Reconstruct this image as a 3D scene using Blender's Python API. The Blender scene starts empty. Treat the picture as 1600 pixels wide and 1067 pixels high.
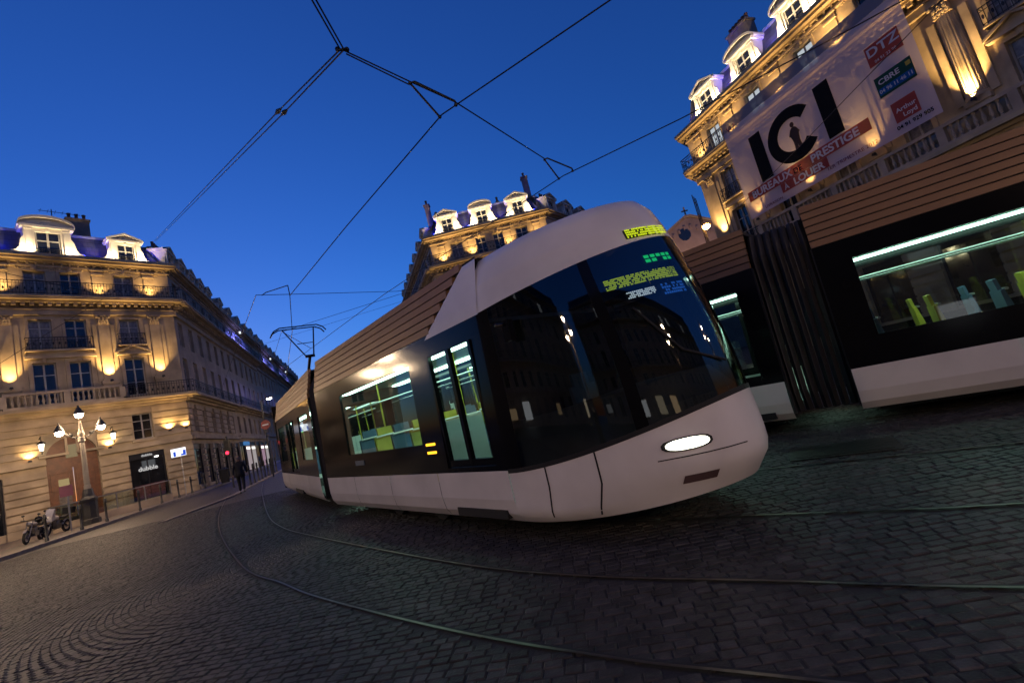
import bpy, math, random
from mathutils import Matrix, Vector
random.seed(7)
sc = bpy.context.scene
COL = sc.collection
rad = math.radians

# ------------------------------------------------------------------ camera
CAM_H, PITCH, ROLL = 1.6, rad(7.45), rad(14.0)
SLX, SLY = -0.005, 0.02                       # the square rises gently to the left and to the back
def G(x, y): return SLY * y + SLX * x
F = Vector((0, math.cos(PITCH), math.sin(PITCH)))
U0 = Vector((0, -math.sin(PITCH), math.cos(PITCH)))
RT = Vector((1, 0, 0)) * math.cos(ROLL) - U0 * math.sin(ROLL)
UP = Vector((1, 0, 0)) * math.sin(ROLL) + U0 * math.cos(ROLL)
cd = bpy.data.cameras.new('camera'); cam = bpy.data.objects.new('camera', cd); COL.objects.link(cam)
cd.lens = 16; cd.sensor_width = 36; cd.clip_start = 0.05; cd.clip_end = 3000
cam.matrix_world = Matrix(((RT.x, UP.x, -F.x, 0), (RT.y, UP.y, -F.y, 0), (RT.z, UP.z, -F.z, CAM_H), (0, 0, 0, 1)))
sc.camera = cam

# ------------------------------------------------------------------ sky: sun on the horizon, deep blue dusk
world = bpy.data.worlds.new("World"); sc.world = world; world.use_nodes = True
wn = world.node_tree
sky = wn.nodes.new('ShaderNodeTexSky'); sky.sky_type = 'NISHITA'; sky.sun_disc = False
sky.sun_elevation = rad(0.0); sky.sun_rotation = rad(-38); sky.ozone_density = 5.5; sky.dust_density = 0.3
wn.links.new(sky.outputs[0], wn.nodes['Background'].inputs[0])
wn.nodes['Background'].inputs[1].default_value = 0.135
sc.view_settings.view_transform = 'Standard'; sc.view_settings.look = 'None'
sc.view_settings.gamma = 1.0; sc.view_settings.use_curve_mapping = False
sc.view_settings.exposure = 2.65               # a dusk exposure
LG = 4.0
K = 1 / 6.28                                  # lamp strengths below are written for exposure 0
sc.render.engine = 'CYCLES'
sc.cycles.max_bounces = 6; sc.cycles.diffuse_bounces = 2; sc.cycles.glossy_bounces = 3
sc.cycles.transparent_max_bounces = 12; sc.cycles.transmission_bounces = 4
sc.cycles.caustics_reflective = False; sc.cycles.caustics_refractive = False
sc.cycles.sample_clamp_indirect = 1.5

# ------------------------------------------------------------------ materials
def new_mat(name):
    m = bpy.data.materials.new(name); m.use_nodes = True
    return m, m.node_tree, m.node_tree.nodes['Principled BSDF']
def mat(name, col, rough=0.6, metal=0.0, var=0.25, scale=3.0, bump=0.0, bscale=30.0, coat=0.0, spec=0.5):
    m, nt, b = new_mat(name)
    b.inputs['Roughness'].default_value = rough; b.inputs['Metallic'].default_value = metal
    b.inputs['Specular IOR Level'].default_value = spec
    if coat: b.inputs['Coat Weight'].default_value = coat; b.inputs['Coat Roughness'].default_value = 0.08
    tc = nt.nodes.new('ShaderNodeTexCoord')
    n = nt.nodes.new('ShaderNodeTexNoise'); n.inputs['Scale'].default_value = scale; n.inputs['Detail'].default_value = 6
    nt.links.new(tc.outputs['Object'], n.inputs['Vector'])
    r = nt.nodes.new('ShaderNodeValToRGB')
    r.color_ramp.elements[0].position = 0.3; r.color_ramp.elements[1].position = 0.72
    r.color_ramp.elements[0].color = tuple(c * (1 - var) for c in col) + (1,)
    r.color_ramp.elements[1].color = tuple(min(1, c * (1 + var * .6)) for c in col) + (1,)
    nt.links.new(n.outputs['Fac'], r.inputs['Fac']); nt.links.new(r.outputs['Color'], b.inputs['Base Color'])
    if bump:
        n2 = nt.nodes.new('ShaderNodeTexNoise'); n2.inputs['Scale'].default_value = bscale; n2.inputs['Detail'].default_value = 4
        nt.links.new(tc.outputs['Object'], n2.inputs['Vector'])
        bp = nt.nodes.new('ShaderNodeBump'); bp.inputs['Strength'].default_value = bump; bp.inputs['Distance'].default_value = 0.02
        nt.links.new(n2.outputs['Fac'], bp.inputs['Height']); nt.links.new(bp.outputs['Normal'], b.inputs['Normal'])
    return m
def emit(name, col, strength):
    m = bpy.data.materials.new(name); m.use_nodes = True; nt = m.node_tree; nt.nodes.clear()
    o = nt.nodes.new('ShaderNodeOutputMaterial'); e = nt.nodes.new('ShaderNodeEmission')
    e.inputs[0].default_value = tuple(col) + (1,); e.inputs[1].default_value = strength * K
    nt.links.new(e.outputs[0], o.inputs[0]); return m
def glass(name, tint, gloss=0.12, rough=0.02, clear=1.0):
    # thin tinted pane: clear film + mirror reflection that grows at grazing angles
    m = bpy.data.materials.new(name); m.use_nodes = True; nt = m.node_tree; nt.nodes.clear()
    o = nt.nodes.new('ShaderNodeOutputMaterial'); t = nt.nodes.new('ShaderNodeBsdfTransparent'); g = nt.nodes.new('ShaderNodeBsdfGlossy')
    t.inputs[0].default_value = tuple(c * clear for c in tint) + (1,); g.inputs['Roughness'].default_value = rough
    g.inputs[0].default_value = (.9, .9, .9, 1)
    f = nt.nodes.new('ShaderNodeFresnel'); f.inputs[0].default_value = 1.5
    a = nt.nodes.new('ShaderNodeMath'); a.operation = 'MULTIPLY_ADD'; a.inputs[1].default_value = 1.0; a.inputs[2].default_value = gloss * .3
    mx = nt.nodes.new('ShaderNodeMixShader')
    nt.links.new(f.outputs[0], a.inputs[0]); nt.links.new(a.outputs[0], mx.inputs[0])
    nt.links.new(t.outputs[0], mx.inputs[1]); nt.links.new(g.outputs[0], mx.inputs[2]); nt.links.new(mx.outputs[0], o.inputs[0])
    return m
def brick_mat(name, c1, c2, mortar, sx, sy, rough=0.6, bump=0.5, msize=0.06, spec=.5, vec='Object'):
    m, nt, b = new_mat(name); b.inputs['Roughness'].default_value = rough; b.inputs['Specular IOR Level'].default_value = spec
    tc = nt.nodes.new('ShaderNodeTexCoord'); br = nt.nodes.new('ShaderNodeTexBrick')
    br.inputs['Color1'].default_value = c1 + (1,); br.inputs['Color2'].default_value = c2 + (1,); br.inputs['Mortar'].default_value = mortar + (1,)
    br.inputs['Scale'].default_value = 1; br.inputs['Brick Width'].default_value = sx; br.inputs['Row Height'].default_value = sy
    br.inputs['Mortar Size'].default_value = msize * sy; br.inputs['Mortar Smooth'].default_value = .3
    nt.links.new(tc.outputs[vec], br.inputs['Vector'])
    n = nt.nodes.new('ShaderNodeTexNoise'); n.inputs['Scale'].default_value = 1.1; n.inputs['Detail'].default_value = 5
    nt.links.new(tc.outputs[vec], n.inputs['Vector'])
    mx = nt.nodes.new('ShaderNodeMixRGB'); mx.blend_type = 'MULTIPLY'; mx.inputs[0].default_value = .5
    nt.links.new(br.outputs['Color'], mx.inputs[1]); nt.links.new(n.outputs['Color'], mx.inputs[2]); nt.links.new(mx.outputs[0], b.inputs['Base Color'])
    bp = nt.nodes.new('ShaderNodeBump'); bp.inputs['Strength'].default_value = bump; bp.inputs['Distance'].default_value = 0.02; bp.invert = True
    nt.links.new(br.outputs['Fac'], bp.inputs['Height']); nt.links.new(bp.outputs['Normal'], b.inputs['Normal'])
    return m
STONE = mat('limestone', (.42, .33, .21), .75, var=.45, scale=.8, bump=.25, bscale=14)
STONE2 = mat('limestone_grey', (.37, .30, .22), .8, var=.3, scale=.9, bump=.3, bscale=12)
DORM = mat('dormer_stone', (.6, .55, .47), .75, var=.15, scale=2, bump=.2)
SLATE = brick_mat('slate', (.085, .088, .10), (.06, .064, .08), (.02, .02, .025), .3, .14, .45, .8)
ZINC = mat('zinc', (.28, .29, .31), .45, .4, var=.2)
IRON = mat('wrought_iron', (.012, .012, .014), .5, .3)
WFRAME = mat('window_frame_paint', (.36, .34, .30), .5)
WDARK = mat('window_glass', (.012, .014, .018), .06, var=.5, spec=.6)
WCURT = mat('curtained_glass', (.20, .18, .15), .12, var=.5, scale=5)
WLIT = emit('lit_window', (.85, .93, 1.0), .55)
WOOD = mat('door_wood', (.16, .062, .022), .45, var=.4, scale=4, bump=.2)
SHUT = mat('shutter_grey', (.20, .19, .18), .6)
BRICKC = mat('chimney_render', (.22, .17, .14), .85, var=.3)
POT = mat('chimney_pot', (.25, .11, .06), .8)
WHITE = mat('tram_white', (.70, .66, .64), .32, var=.16, scale=1.4, coat=.3)
BLACKG = mat('tram_black', (.005, .005, .006), .12, var=.1, spec=.18)
BROWN = mat('tram_bronze', (.26, .135, .052), .45, .1, var=.15, scale=1.5)
RUBBER = mat('bellows_rubber', (.030, .025, .022), .75, bump=.2)
DARK = mat('underframe', (.01, .01, .011), .8)
TGLASS = glass('tram_glass', (.62, .72, .68), .12)
CGLASS = glass('cab_glass', (.36, .42, .42), .14)
CEIL = mat('tram_ceiling', (.62, .66, .64), .5, var=.05)
TFLOOR = mat('tram_floor', (.05, .055, .06), .6)
SEATY = mat('seat_yellow', (.42, .36, .03), .6)
SEATB = mat('seat_blue', (.05, .10, .18), .7)
STEEL = mat('steel', (.5, .5, .5), .3, .9, var=.1)
STRIP = emit('light_strip', (.58, 1.0, .80), 15.0)
AMBER = emit('amber_lamp', (1, .42, .02), 3.0)
HEADL = emit('headlight_lamp', (1, .93, .75), 9.0)
LEDY = emit('led_yellow', (.72, .88, .02), 1.0)
GLOWG = emit('glow_green', (.02, .9, .22), 1.1)
GLOWW = emit('glow_white', (.8, .88, 1), 1.3)
REFLB = emit('reflection_blue', (.03, .16, .75), .9)  # glow painted in for a blue sign reflected in the windscreen
RAILM = mat('rail_steel', (.12, .10, .085), .36, .8, var=.3, scale=8)
SETT = mat('granite_sett', (.038, .034, .032), .58, var=.55, scale=7.5, bump=.3, bscale=60, spec=.3)
def per_stone(m, amt):
    nt = m.node_tree; b = nt.nodes['Principled BSDF']; lk = b.inputs['Base Color'].links[0]; src = lk.from_socket
    g = nt.nodes.new('ShaderNodeNewGeometry'); oi = nt.nodes.new('ShaderNodeObjectInfo'); ad = nt.nodes.new('ShaderNodeMath'); ad.operation = 'ADD'; fr = nt.nodes.new('ShaderNodeMath'); fr.operation = 'FRACT'
    nt.links.new(g.outputs['Random Per Island'], ad.inputs[0]); nt.links.new(oi.outputs['Random'], ad.inputs[1]); nt.links.new(ad.outputs[0], fr.inputs[0])
    mr = nt.nodes.new('ShaderNodeMapRange'); mr.inputs[3].default_value = 1 - amt; mr.inputs[4].default_value = 1 + amt; nt.links.new(fr.outputs[0], mr.inputs[0])
    mx = nt.nodes.new('ShaderNodeVectorMath'); mx.operation = 'SCALE'; nt.links.new(src, mx.inputs[0]); nt.links.new(mr.outputs[0], mx.inputs['Scale']); nt.links.new(mx.outputs[0], b.inputs['Base Color'])
per_stone(SETT, .38)
JOINT = mat('joint_bitumen', (.019, .0175, .017), .8, bump=.3, bscale=40)
PAVE = brick_mat('pavement_stone', (.20, .165, .135), (.16, .135, .115), (.06, .05, .045), .9, .5, .5, .4, .03)
KERB = mat('kerb_granite', (.22, .19, .165), .6, var=.3, scale=5, bump=.2)
GLOBE = emit('lamp_globe', (1, .68, .42), 360)
GLOBE_ADDED = emit('added_lamp_globe', (1, .70, .42), 620)  # stronger glow for the added lamp that makes the kerb's light pool
CAST = mat('cast_iron_green', (.05, .05, .045), .5, .3)
LAMPST = mat('lamp_column_paint', (.28, .25, .20), .5, .1)
WARM = (1.0, .61, .22); BLUE = (.025, .035, 1.0); WWHITE = (1.0, .76, .44)

# ------------------------------------------------------------------ mesh helpers
class MB:
    def __init__(s): s.v = []; s.f = []; s.m = []
    def add(s, vs, fs, mi=0):
        o = len(s.v); s.v += [tuple(p) for p in vs]
        for f in fs: s.f.append(tuple(i + o for i in f)); s.m.append(mi)
        return s
    def box(s, x0, x1, y0, y1, z0, z1, mi=0):
        return s.add([(x0,y0,z0),(x1,y0,z0),(x1,y1,z0),(x0,y1,z0),(x0,y0,z1),(x1,y0,z1),(x1,y1,z1),(x0,y1,z1)],
                     [(0,3,2,1),(4,5,6,7),(0,1,5,4),(1,2,6,5),(2,3,7,6),(3,0,4,7)], mi)
    def bar(s, a, b, r, n=6, r2=None, mi=0, cap=True):
        a = Vector(a); b = Vector(b); d = b - a
        if d.length < 1e-6: return s
        d.normalize(); q = d.orthogonal().normalized(); w = d.cross(q); r2 = r if r2 is None else r2
        vs = []
        for p, rr in ((a, r), (b, r2)):
            for i in range(n):
                t = 2 * math.pi * i / n; vs.append(p + q * (rr * math.cos(t)) + w * (rr * math.sin(t)))
        fs = [(i, (i + 1) % n, n + (i + 1) % n, n + i) for i in range(n)]
        if cap: fs += [tuple(range(n - 1, -1, -1)), tuple(range(n, 2 * n))]
        return s.add(vs, fs, mi)
    def poly(s, pts, r, n=6, mi=0):
        for a, b in zip(pts[:-1], pts[1:]): s.bar(a, b, r, n, mi=mi)
        return s
    def lathe(s, prof, n=16, c=(0, 0), a0=0, a1=2 * math.pi, mi=0):
        closed = abs(a1 - a0 - 2 * math.pi) < 1e-6; m = n if closed else n + 1
        vs = []
        for r, z in prof:
            for i in range(m):
                t = a0 + (a1 - a0) * i / n; vs.append((c[0] + r * math.cos(t), c[1] + r * math.sin(t), z))
        fs = []
        for j in range(len(prof) - 1):
            for i in range(n):
                k = (i + 1) % m; fs.append((j*m+i, j*m+k, (j+1)*m+k, (j+1)*m+i))
        return s.add(vs, fs, mi)
    def extr(s, pts, y0, y1, mi=0):
        # polygon in x,z extruded along y
        n = len(pts); vs = [(x, y0, z) for x, z in pts] + [(x, y1, z) for x, z in pts]
        fs = [tuple(range(n)), tuple(range(2*n-1, n-1, -1))] + [((i+1) % n, i, n+i, n+(i+1) % n) for i in range(n)]
        return s.add(vs, fs, mi)
    def blob(s, c, r, sx=1, sy=1, sz=1, mi=0):
        prof = [(0.01, -1), (.72, -.69), (1, 0), (.72, .69), (.01, 1)]; n = 7; vs = []
        for q, z in prof:
            for i in range(n):
                t = 2*math.pi*i/n; vs.append((c[0]+r*sx*q*math.cos(t), c[1]+r*sy*q*math.sin(t), c[2]+r*sz*z))
        fs = [(j*n+i, j*n+(i+1) % n, (j+1)*n+(i+1) % n, (j+1)*n+i) for j in range(4) for i in range(n)]
        return s.add(vs, fs, mi)
    def mesh(s, name, mats, M=None, smooth=False):
        me = bpy.data.meshes.new(name)
        vs = s.v if M is None else [M @ Vector(p) for p in s.v]
        me.from_pydata(vs, [], s.f)
        for mm in (mats if isinstance(mats, (list, tuple)) else [mats]): me.materials.append(mm)
        if any(s.m): me.polygons.foreach_set('material_index', s.m)
        if smooth: me.polygons.foreach_set('use_smooth', [True] * len(s.f))
        me.update(); return me
    def build(s, name, mats, parent=None, M=None, smooth=False):
        return link(name, s.mesh(name, mats, M, smooth), parent)
def link(name, data, parent=None, M=None):
    o = bpy.data.objects.new(name, data); COL.objects.link(o)
    if parent: o.parent = parent
    if M is not None: o.matrix_local = M
    return o
def thing(name, label, cat, M=None, group=None):
    o = link(name, None, None, M); o.empty_display_size = .2
    return tag(o, label, cat, group)
def tag(o, label, cat, group=None):
    o['label'] = label; o['category'] = cat
    if group: o['group'] = group
    return o
def struct(o, kind='structure'): o['kind'] = kind; return o
def T(x, y, z): return Matrix.Translation((x, y, z))
def RZ(a): return Matrix.Rotation(a, 4, 'Z')
def onground(x, y, ang=0, dz=0): return T(x, y, G(x, y) + dz) @ RZ(ang)
def slope_frame(x, y, az, dz=0):
    # frame lying on the sloping square: local +x towards compass azimuth az
    f = Vector((math.sin(az), math.cos(az), G(math.sin(az), math.cos(az)))).normalized()
    n = Vector((-SLX, -SLY, 1)).normalized(); l = n.cross(f)
    return Matrix(((f.x, l.x, n.x, x), (f.y, l.y, n.y, y), (f.z, l.z, n.z, G(x, y) + dz), (0, 0, 0, 1)))
def text(name, body, size, m, parent, M, bold=0.0, ext=0.004, align='CENTER', sx=1.0):
    cu = bpy.data.curves.new(name, 'FONT'); cu.body = body; cu.size = size; cu.align_x = align; cu.align_y = 'CENTER'
    cu.offset = bold; cu.extrude = ext; cu.resolution_u = 4
    o = bpy.data.objects.new(name, cu); COL.objects.link(o)
    dg = bpy.context.evaluated_depsgraph_get(); me = bpy.data.meshes.new_from_object(o.evaluated_get(dg))
    bpy.data.objects.remove(o); bpy.data.curves.remove(cu)
    me.materials.clear(); me.materials.append(m)
    return link(name, me, parent, M @ Matrix.Diagonal((sx, 1, 1, 1)))
def spot(parent, M, col, watts, angle=90, blend=.7, size=.06, name='lamp_light'):
    l = bpy.data.lights.new(name, 'SPOT'); l.energy = watts * K * LG; l.color = col; l.spot_size = rad(angle); l.spot_blend = blend; l.shadow_soft_size = size
    return link(name, l, parent, M)
UPDIR = Matrix.Rotation(math.pi, 4, 'X')      # a spot looks down -z; this turns it up
def catmull(P, n=8):
    P = [Vector(p) for p in P]; out = []
    for i in range(len(P) - 1):
        a = P[max(i-1, 0)]; b = P[i]; c = P[i+1]; d = P[min(i+2, len(P)-1)]
        for k in range(n):
            t = k / n; out.append(.5*((2*b)+(c-a)*t+(2*a-5*b+4*c-d)*t*t+(3*b-a-3*c+d)*t**3))
    out.append(P[-1]); return out

# ================================================================== GROUND
def ground_sheet(name, m, x0, x1, y0, y1, dz, n=1):
    mb = MB(); mb.add([(x, y, G(x, y) + dz) for x, y in ((x0, y0), (x1, y0), (x1, y1), (x0, y1))], [(0, 1, 2, 3)])
    return struct(mb.build(name, m))
STREET = brick_mat('street_setts', (.050, .043, .039), (.032, .028, .026), (.014, .013, .012), .15, .11, .55, .9, .12)
ground = ground_sheet('ground', STREET, -420, 420, -150, 600, -.012)

RAILS = {
 'a': [(-16.5, 24.5), (-11.6, 16.6), (-8.2, 11.6), (-4.9, 7.3), (-3.5, 5.88), (-2.6, 5.0), (-1.0, 3.64), (.09, 2.84), (.8, 2.4), (3.0, 1.1), (6.5, -.7)],
 'b': [(-16.0, 26.8), (-12.6, 20.9), (-7.8, 13.0), (-5.79, 10.05), (-3.97, 7.98), (-1.24, 5.14), (.04, 4.03), (1.27, 3.22), (2.35, 2.52), (4.6, 1.3), (7.3, .1)],
 'c': [(-14.6, 26.5), (-8.35, 16.75), (-4.2, 10.55), (-1.7, 7.35), (-.3, 5.92), (.84, 4.98), (1.58, 4.49), (2.58, 3.82), (3.14, 3.46), (6.2, 1.75), (9.5, .1)],
 'd': [(-13.4, 27.3), (-7.1, 17.5), (-3.0, 11.45), (-.6, 8.3), (.85, 6.95), (1.7, 6.25), (2.53, 5.72), (3.64, 5.05), (4.46, 4.56), (7.2, 3.0), (10.4, 1.3)],
 'e': [(-10.5, 24.0), (-4.2, 15.6), (-.9, 11.7), (1.6, 9.35), (3.9, 7.65), (5.0, 6.9), (8.2, 4.8), (11.5, 2.7)],
 'f': [(-9.3, 24.9), (-3.1, 16.5), (.2, 12.7), (2.6, 10.45), (4.8, 8.85), (5.9, 8.1), (9.0, 6.0), (12.4, 3.9)]}
RLBL = {'a': 'worn tram rail of the empty track, farthest from the trams', 'b': 'dark tram rail of the empty track, nearer the white nosed tram',
        'c': 'gleaming tram rail just past the white nose, on the empty track side', 'd': 'tram rail on the far side of the white nosed tram',
        'e': 'tram rail running under the near side of the tram behind', 'f': 'tram rail running under the far side of the tram behind'}
RAILPTS = {}
for k, P in RAILS.items():
    c = catmull([(x, y, 0) for x, y in P], 10); RAILPTS[k] = c
    head = MB(); gro = MB()
    for mb, o0, o1, dz in ((head, -.011, .011, .013), (gro, .011, .034, .010)):
        vs = []
        for i, p in enumerate(c):
            t = (c[min(i+1, len(c)-1)] - c[max(i-1, 0)]).normalized(); nn = Vector((-t.y, t.x, 0))
            for o in (o0, o1):
                q = p + nn * o; vs.append((q.x, q.y, G(q.x, q.y) + dz))
        mb.add(vs, [(2*i, 2*i+1, 2*i+3, 2*i+2) for i in range(len(c)-1)])
    r = head.build('tram_rail', RAILM); tag(r, RLBL[k], 'rail', 'rails of the tram tracks')
    gro.build('flangeway', DARK, r)

# setts: rows that run back on the left, bend round in an arc and run on to the right
APX = Vector((-5.9, 6.6)); MV = Vector((.82, .57)).normalized(); MU = Vector((-MV.y, MV.x)); RAD = 2.7; UL = 2.0
def crown(u):
    if abs(u) < UL: return RAD - math.sqrt(RAD*RAD - u*u)
    s0 = UL / math.sqrt(RAD*RAD - UL*UL); return RAD - math.sqrt(RAD*RAD - UL*UL) + s0 * (abs(u) - UL)
def slope(u):
    u = max(-UL, min(UL, u)); return u / math.sqrt(RAD*RAD - u*u)
raildots = {}
for k, c in RAILPTS.items():
    for a, b in zip(c[:-1], c[1:]):
        n = max(1, int((b-a).length / .06))
        for i in range(n):
            p = a.lerp(b, i / n); raildots.setdefault((int(p.x // .25), int(p.y // .25)), []).append((p.x, p.y))
def near_rail(x, y):
    cx, cy = int(x // .25), int(y // .25)
    for i in (-1, 0, 1):
        for j in (-1, 0, 1):
            for px, py in raildots.get((cx+i, cy+j), ()):
                if (px-x)**2 + (py-y)**2 < .0028: return True
    return False
def in_view(x, y):
    if y < 1.2 or y > 18.5: return False
    v = Vector((x, y, G(x, y) - CAM_H)); d = v.dot(F)
    if d < .3: return False
    a = v.dot(RT) / d; b = v.dot(UP) / d
    return abs(a) < 1.125 and -.75 < b < .4
setts = []
ROW = .098
row = -190
while row < 190:
    row += 1; u = -22.0; k = 0; jig = random.random() * .2
    while u < 22:
        sl = slope(u); cs = 1 / math.sqrt(1 + sl*sl)
        ln = random.uniform(.105, .15); du = ln * cs
        uc = u + du / 2 + jig * .1; u += du
        p = APX + MU * uc + MV * (crown(uc) + row * ROW / max(cs, .62) * .8)
        if not (-20.8 < p.x < 13.5 and .6 < p.y < 18.5) or near_rail(p.x, p.y): continue
        t = (MU + MV * slope(uc)).normalized()
        wd = ROW / max(cs, .62) * .8 * cs
        jx = random.uniform(-.005, .005); setts.append((p.x + jx, p.y + random.uniform(-.005, .005), math.atan2(t.y, t.x) + random.uniform(-.035, .035), ln - random.uniform(.005, .012), wd - random.uniform(.005, .011)))
setts.sort(key=lambda q: q[0]**2 + q[1]**2 + (0 if in_view(q[0], q[1]) else 1e6))   # the largest in view come first
def sett_geo(mb, x, y, a, l, w, h=None, tilt=True):
    ca, sa = math.cos(a), math.sin(a); h = random.uniform(-.002, .006) if h is None else h
    tx, ty = (random.uniform(-.02, .02), random.uniform(-.03, .03)) if tilt else (0, 0)
    vs = []
    for (f, z) in ((1.0, -.02), (.98, h - .006), (.86, h)):
        for sx, sy in ((-1, -1), (1, -1), (1, 1), (-1, 1)):
            lx, ly = sx * l/2 * f, sy * w/2 * (f if f > .9 else .80)
            X, Y = x + lx*ca - ly*sa, y + lx*sa + ly*ca
            vs.append((X, Y, G(X, Y) + z + lx*tx + ly*ty))
    mb.add(vs, [(8, 9, 10, 11)] + [(j+i, j+(i+1) % 4, j+4+(i+1) % 4, j+4+i) for j in (0, 4) for i in range(4)])
for q in setts[:300]:
    mb = MB(); sett_geo(mb, *q); mb.build('sett', SETT, ground)
mb = MB()
for q in setts[300:]: sett_geo(mb, *q)
f = mb.build('sett_field', SETT, ground); f['kind'] = 'stuff'
# bed under the setts
mb = MB()
bed = [(-20, .5), (13.6, .5), (13.6, 18.6), (-20.5, 18.6)]
mb.add([(x, y, G(x, y) - .007) for x, y in bed], [(0, 1, 2, 3)]); mb.build('sett_bedding', JOINT, ground)

# pavement with kerb in front of the corner building and along the avenue
KL = [(-19.6, 6.0), (-20.4, 12.5), (-21.1, 17.8), (-21.6, 20.7), (-22.3, 24.8), (-23.2, 30.0), (-24.3, 34.5), (-26.6, 41.0), (-34.0, 60.6), (-60.0, 129.5)]
kc = catmull([(x, y, 0) for x, y in KL], 6)
mb = MB(); n = len(kc)
vs = [(p.x - .2, p.y, G(p.x, p.y) + .13) for p in kc] + [(p.x - 28, p.y + 8, G(p.x - 28, p.y + 8) + .13) for p in kc]
mb.add(vs, [(i, i+1, n+i+1, n+i) for i in range(n-1)])
pav = struct(mb.build('pavement', PAVE))
acc = 0
for a, b in zip(kc[:-1], kc[1:]):
    L = (b - a).length; m = max(1, round(L / 1.1))
    for i in range(m):
        p = a.lerp(b, i/m); q = a.lerp(b, (i+1)/m); d = (q-p).normalized(); nn = Vector((-d.y, d.x, 0)); q = q - d*.012
        if p.y > 70: continue
        vs = [(r.x, r.y, G(r.x, r.y) + z) for z in (-.02, .14) for r in (p, q, q + nn*.22, p + nn*.22)]
        mb = MB(); mb.add(vs, [(0,1,5,4),(1,2,6,5),(2,3,7,6),(3,0,4,7),(4,5,6,7)]); mb.build('kerb_stone', KERB, pav)
# low stone edging between roadway and tram track, across the mouth of the avenue
ec = catmull([(-14.25, 17.4, 0), (-14.3, 18.7, 0), (-14.6, 22.0, 0), (-16.2, 26.2, 0), (-22.5, 43.0, 0)], 8)
edge = None
mbp = MB(); m = len(ec)
for i, (a, b) in enumerate(zip(ec[:-1], ec[1:])):
    d = (b-a).normalized(); nn = Vector((-d.y, d.x, 0)); b2 = b - d*.015
    vs = [(r.x, r.y, G(r.x, r.y) + z) for z in (-.02, .05) for r in (a, b2, b2 + nn*.3, a + nn*.3)]
    mb = MB(); mb.add(vs, [(0,1,5,4),(1,2,6,5),(2,3,7,6),(3,0,4,7),(4,5,6,7)]); mb.build('edging_stone', KERB, ground)

# ================================================================== BUILDINGS
ZB1, ZPED, ZSH, ZCAP, ZARC, ZB2, ZCO, ZRF = 7.7, 9.2, 13.35, 14.05, 14.4, 15.25, 18.3, 20.6
_cache = {}
def cached(key, fn):
    if key not in _cache: _cache[key] = fn()
    return _cache[key]
def wall(L, H, ops, z0=0.0, rev=.3):
    xs = sorted({0.0, L} | {max(0, min(L, o[0])) for o in ops} | {max(0, min(L, o[1])) for o in ops})
    zs = sorted({z0, H} | {o[2] for o in ops} | {o[3] for o in ops})
    mb = MB()
    for i in range(len(xs)-1):
        for j in range(len(zs)-1):
            cx, cz = (xs[i]+xs[i+1])/2, (zs[j]+zs[j+1])/2
            if any(o[0] < cx < o[1] and o[2] < cz < o[3] for o in ops): continue
            mb.add([(xs[i],0,zs[j]),(xs[i+1],0,zs[j]),(xs[i+1],0,zs[j+1]),(xs[i],0,zs[j+1])], [(0,1,2,3)])
    for a, b, c, d in ops:
        for q in ([(a,0,c),(a,rev,c),(a,rev,d),(a,0,d)], [(b,0,c),(b,0,d),(b,rev,d),(b,rev,c)], [(a,0,d),(a,rev,d),(b,rev,d),(b,0,d)], [(a,0,c),(b,0,c),(b,rev,c),(a,rev,c)]):
            mb.add(q, [(0,1,2,3)])
    return mb
def window(root, M, s, w, z0, z1, kind=0, m=None):
    """casement window (frame with mullion and transom) with its two panes"""
    h = z1 - z0
    def frm():
        b = MB(); t = .07
        b.box(-w/2, -w/2+t, -.05, .03, 0, h).box(w/2-t, w/2, -.05, .03, 0, h).box(-w/2+t, w/2-t, -.05, .03, h-t, h).box(-w/2+t, w/2-t, -.05, .03, 0, t)
        b.box(-.045, .045, -.065, .03, t, h-t).box(-w/2+t, -.045, -.04, .02, h*.70, h*.70+.06).box(.045, w/2-t, -.04, .02, h*.70, h*.70+.06)
        b.box(-w/2+t, -.045, -.03, .02, h*.35, h*.35+.035).box(.045, w/2-t, -.03, .02, h*.35, h*.35+.035)
        return b.mesh('window', WFRAME)
    def pn(): return MB().box(.045, w/2-.07, .0, .012, .07, h-.07).mesh('pane', WDARK)
    o = link('window', cached(('w', w, h), frm), root, M @ T(s, .25, z0))
    me = cached(('p', w, h), pn)
    pm = m or (WCURT if random.random() < .45 else WDARK)
    if pm is not WDARK: me = cached(('p', w, h, pm.name), lambda: MB().box(.045, w/2-.07, .0, .012, .07, h-.07).mesh('pane', pm))
    link('pane', me, o); link('pane', me, o, T(-w/2+.07-.045, 0, 0))
    return o
def shutters(root, M, s, w, z0, z1):
    h = z1 - z0
    def sh():
        b = MB().box(0, w*.48, 0, .035, 0, h)
        for i in range(int(h/.12)): b.box(.04, w*.48-.04, -.012, 0, .06+i*.12, .13+i*.12)
        return b.mesh('shutter', SHUT)
    me = cached(('sh', w, h), sh)
    link('shutter', me, root, M @ T(s - w/2, .05, z0) @ RZ(rad(-72)))
    link('shutter', me, root, M @ T(s + w/2, .05, z0) @ RZ(rad(-108)))
def capital_mesh(w, h):
    b = MB(); b.box(-w/2-.10, w/2+.10, -.30, 0, h-.1, h); b.box(-w/2, w/2, -.17, 0, 0, h-.1); b.box(-w/2-.03, w/2+.03, -.2, 0, 0, .05)
    for j in range(2):
        n = 4 - j
        for i in range(n):
            x = -w/2 + w*(i+.5)/n; b.blob((x, -.2-.05*j, .16+.2*j), .085, 1, .7, 1.3); b.blob((x, -.25-.05*j, .25+.2*j), .05, 1.1, .8, .6)
    for sx in (-1, 1): b.blob((sx*(w/2+.02), -.24, h-.17), .1, 1, 1, 1)
    b.blob((0, -.27, h-.1), .07)
    return b.mesh('capital', STONE)
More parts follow.
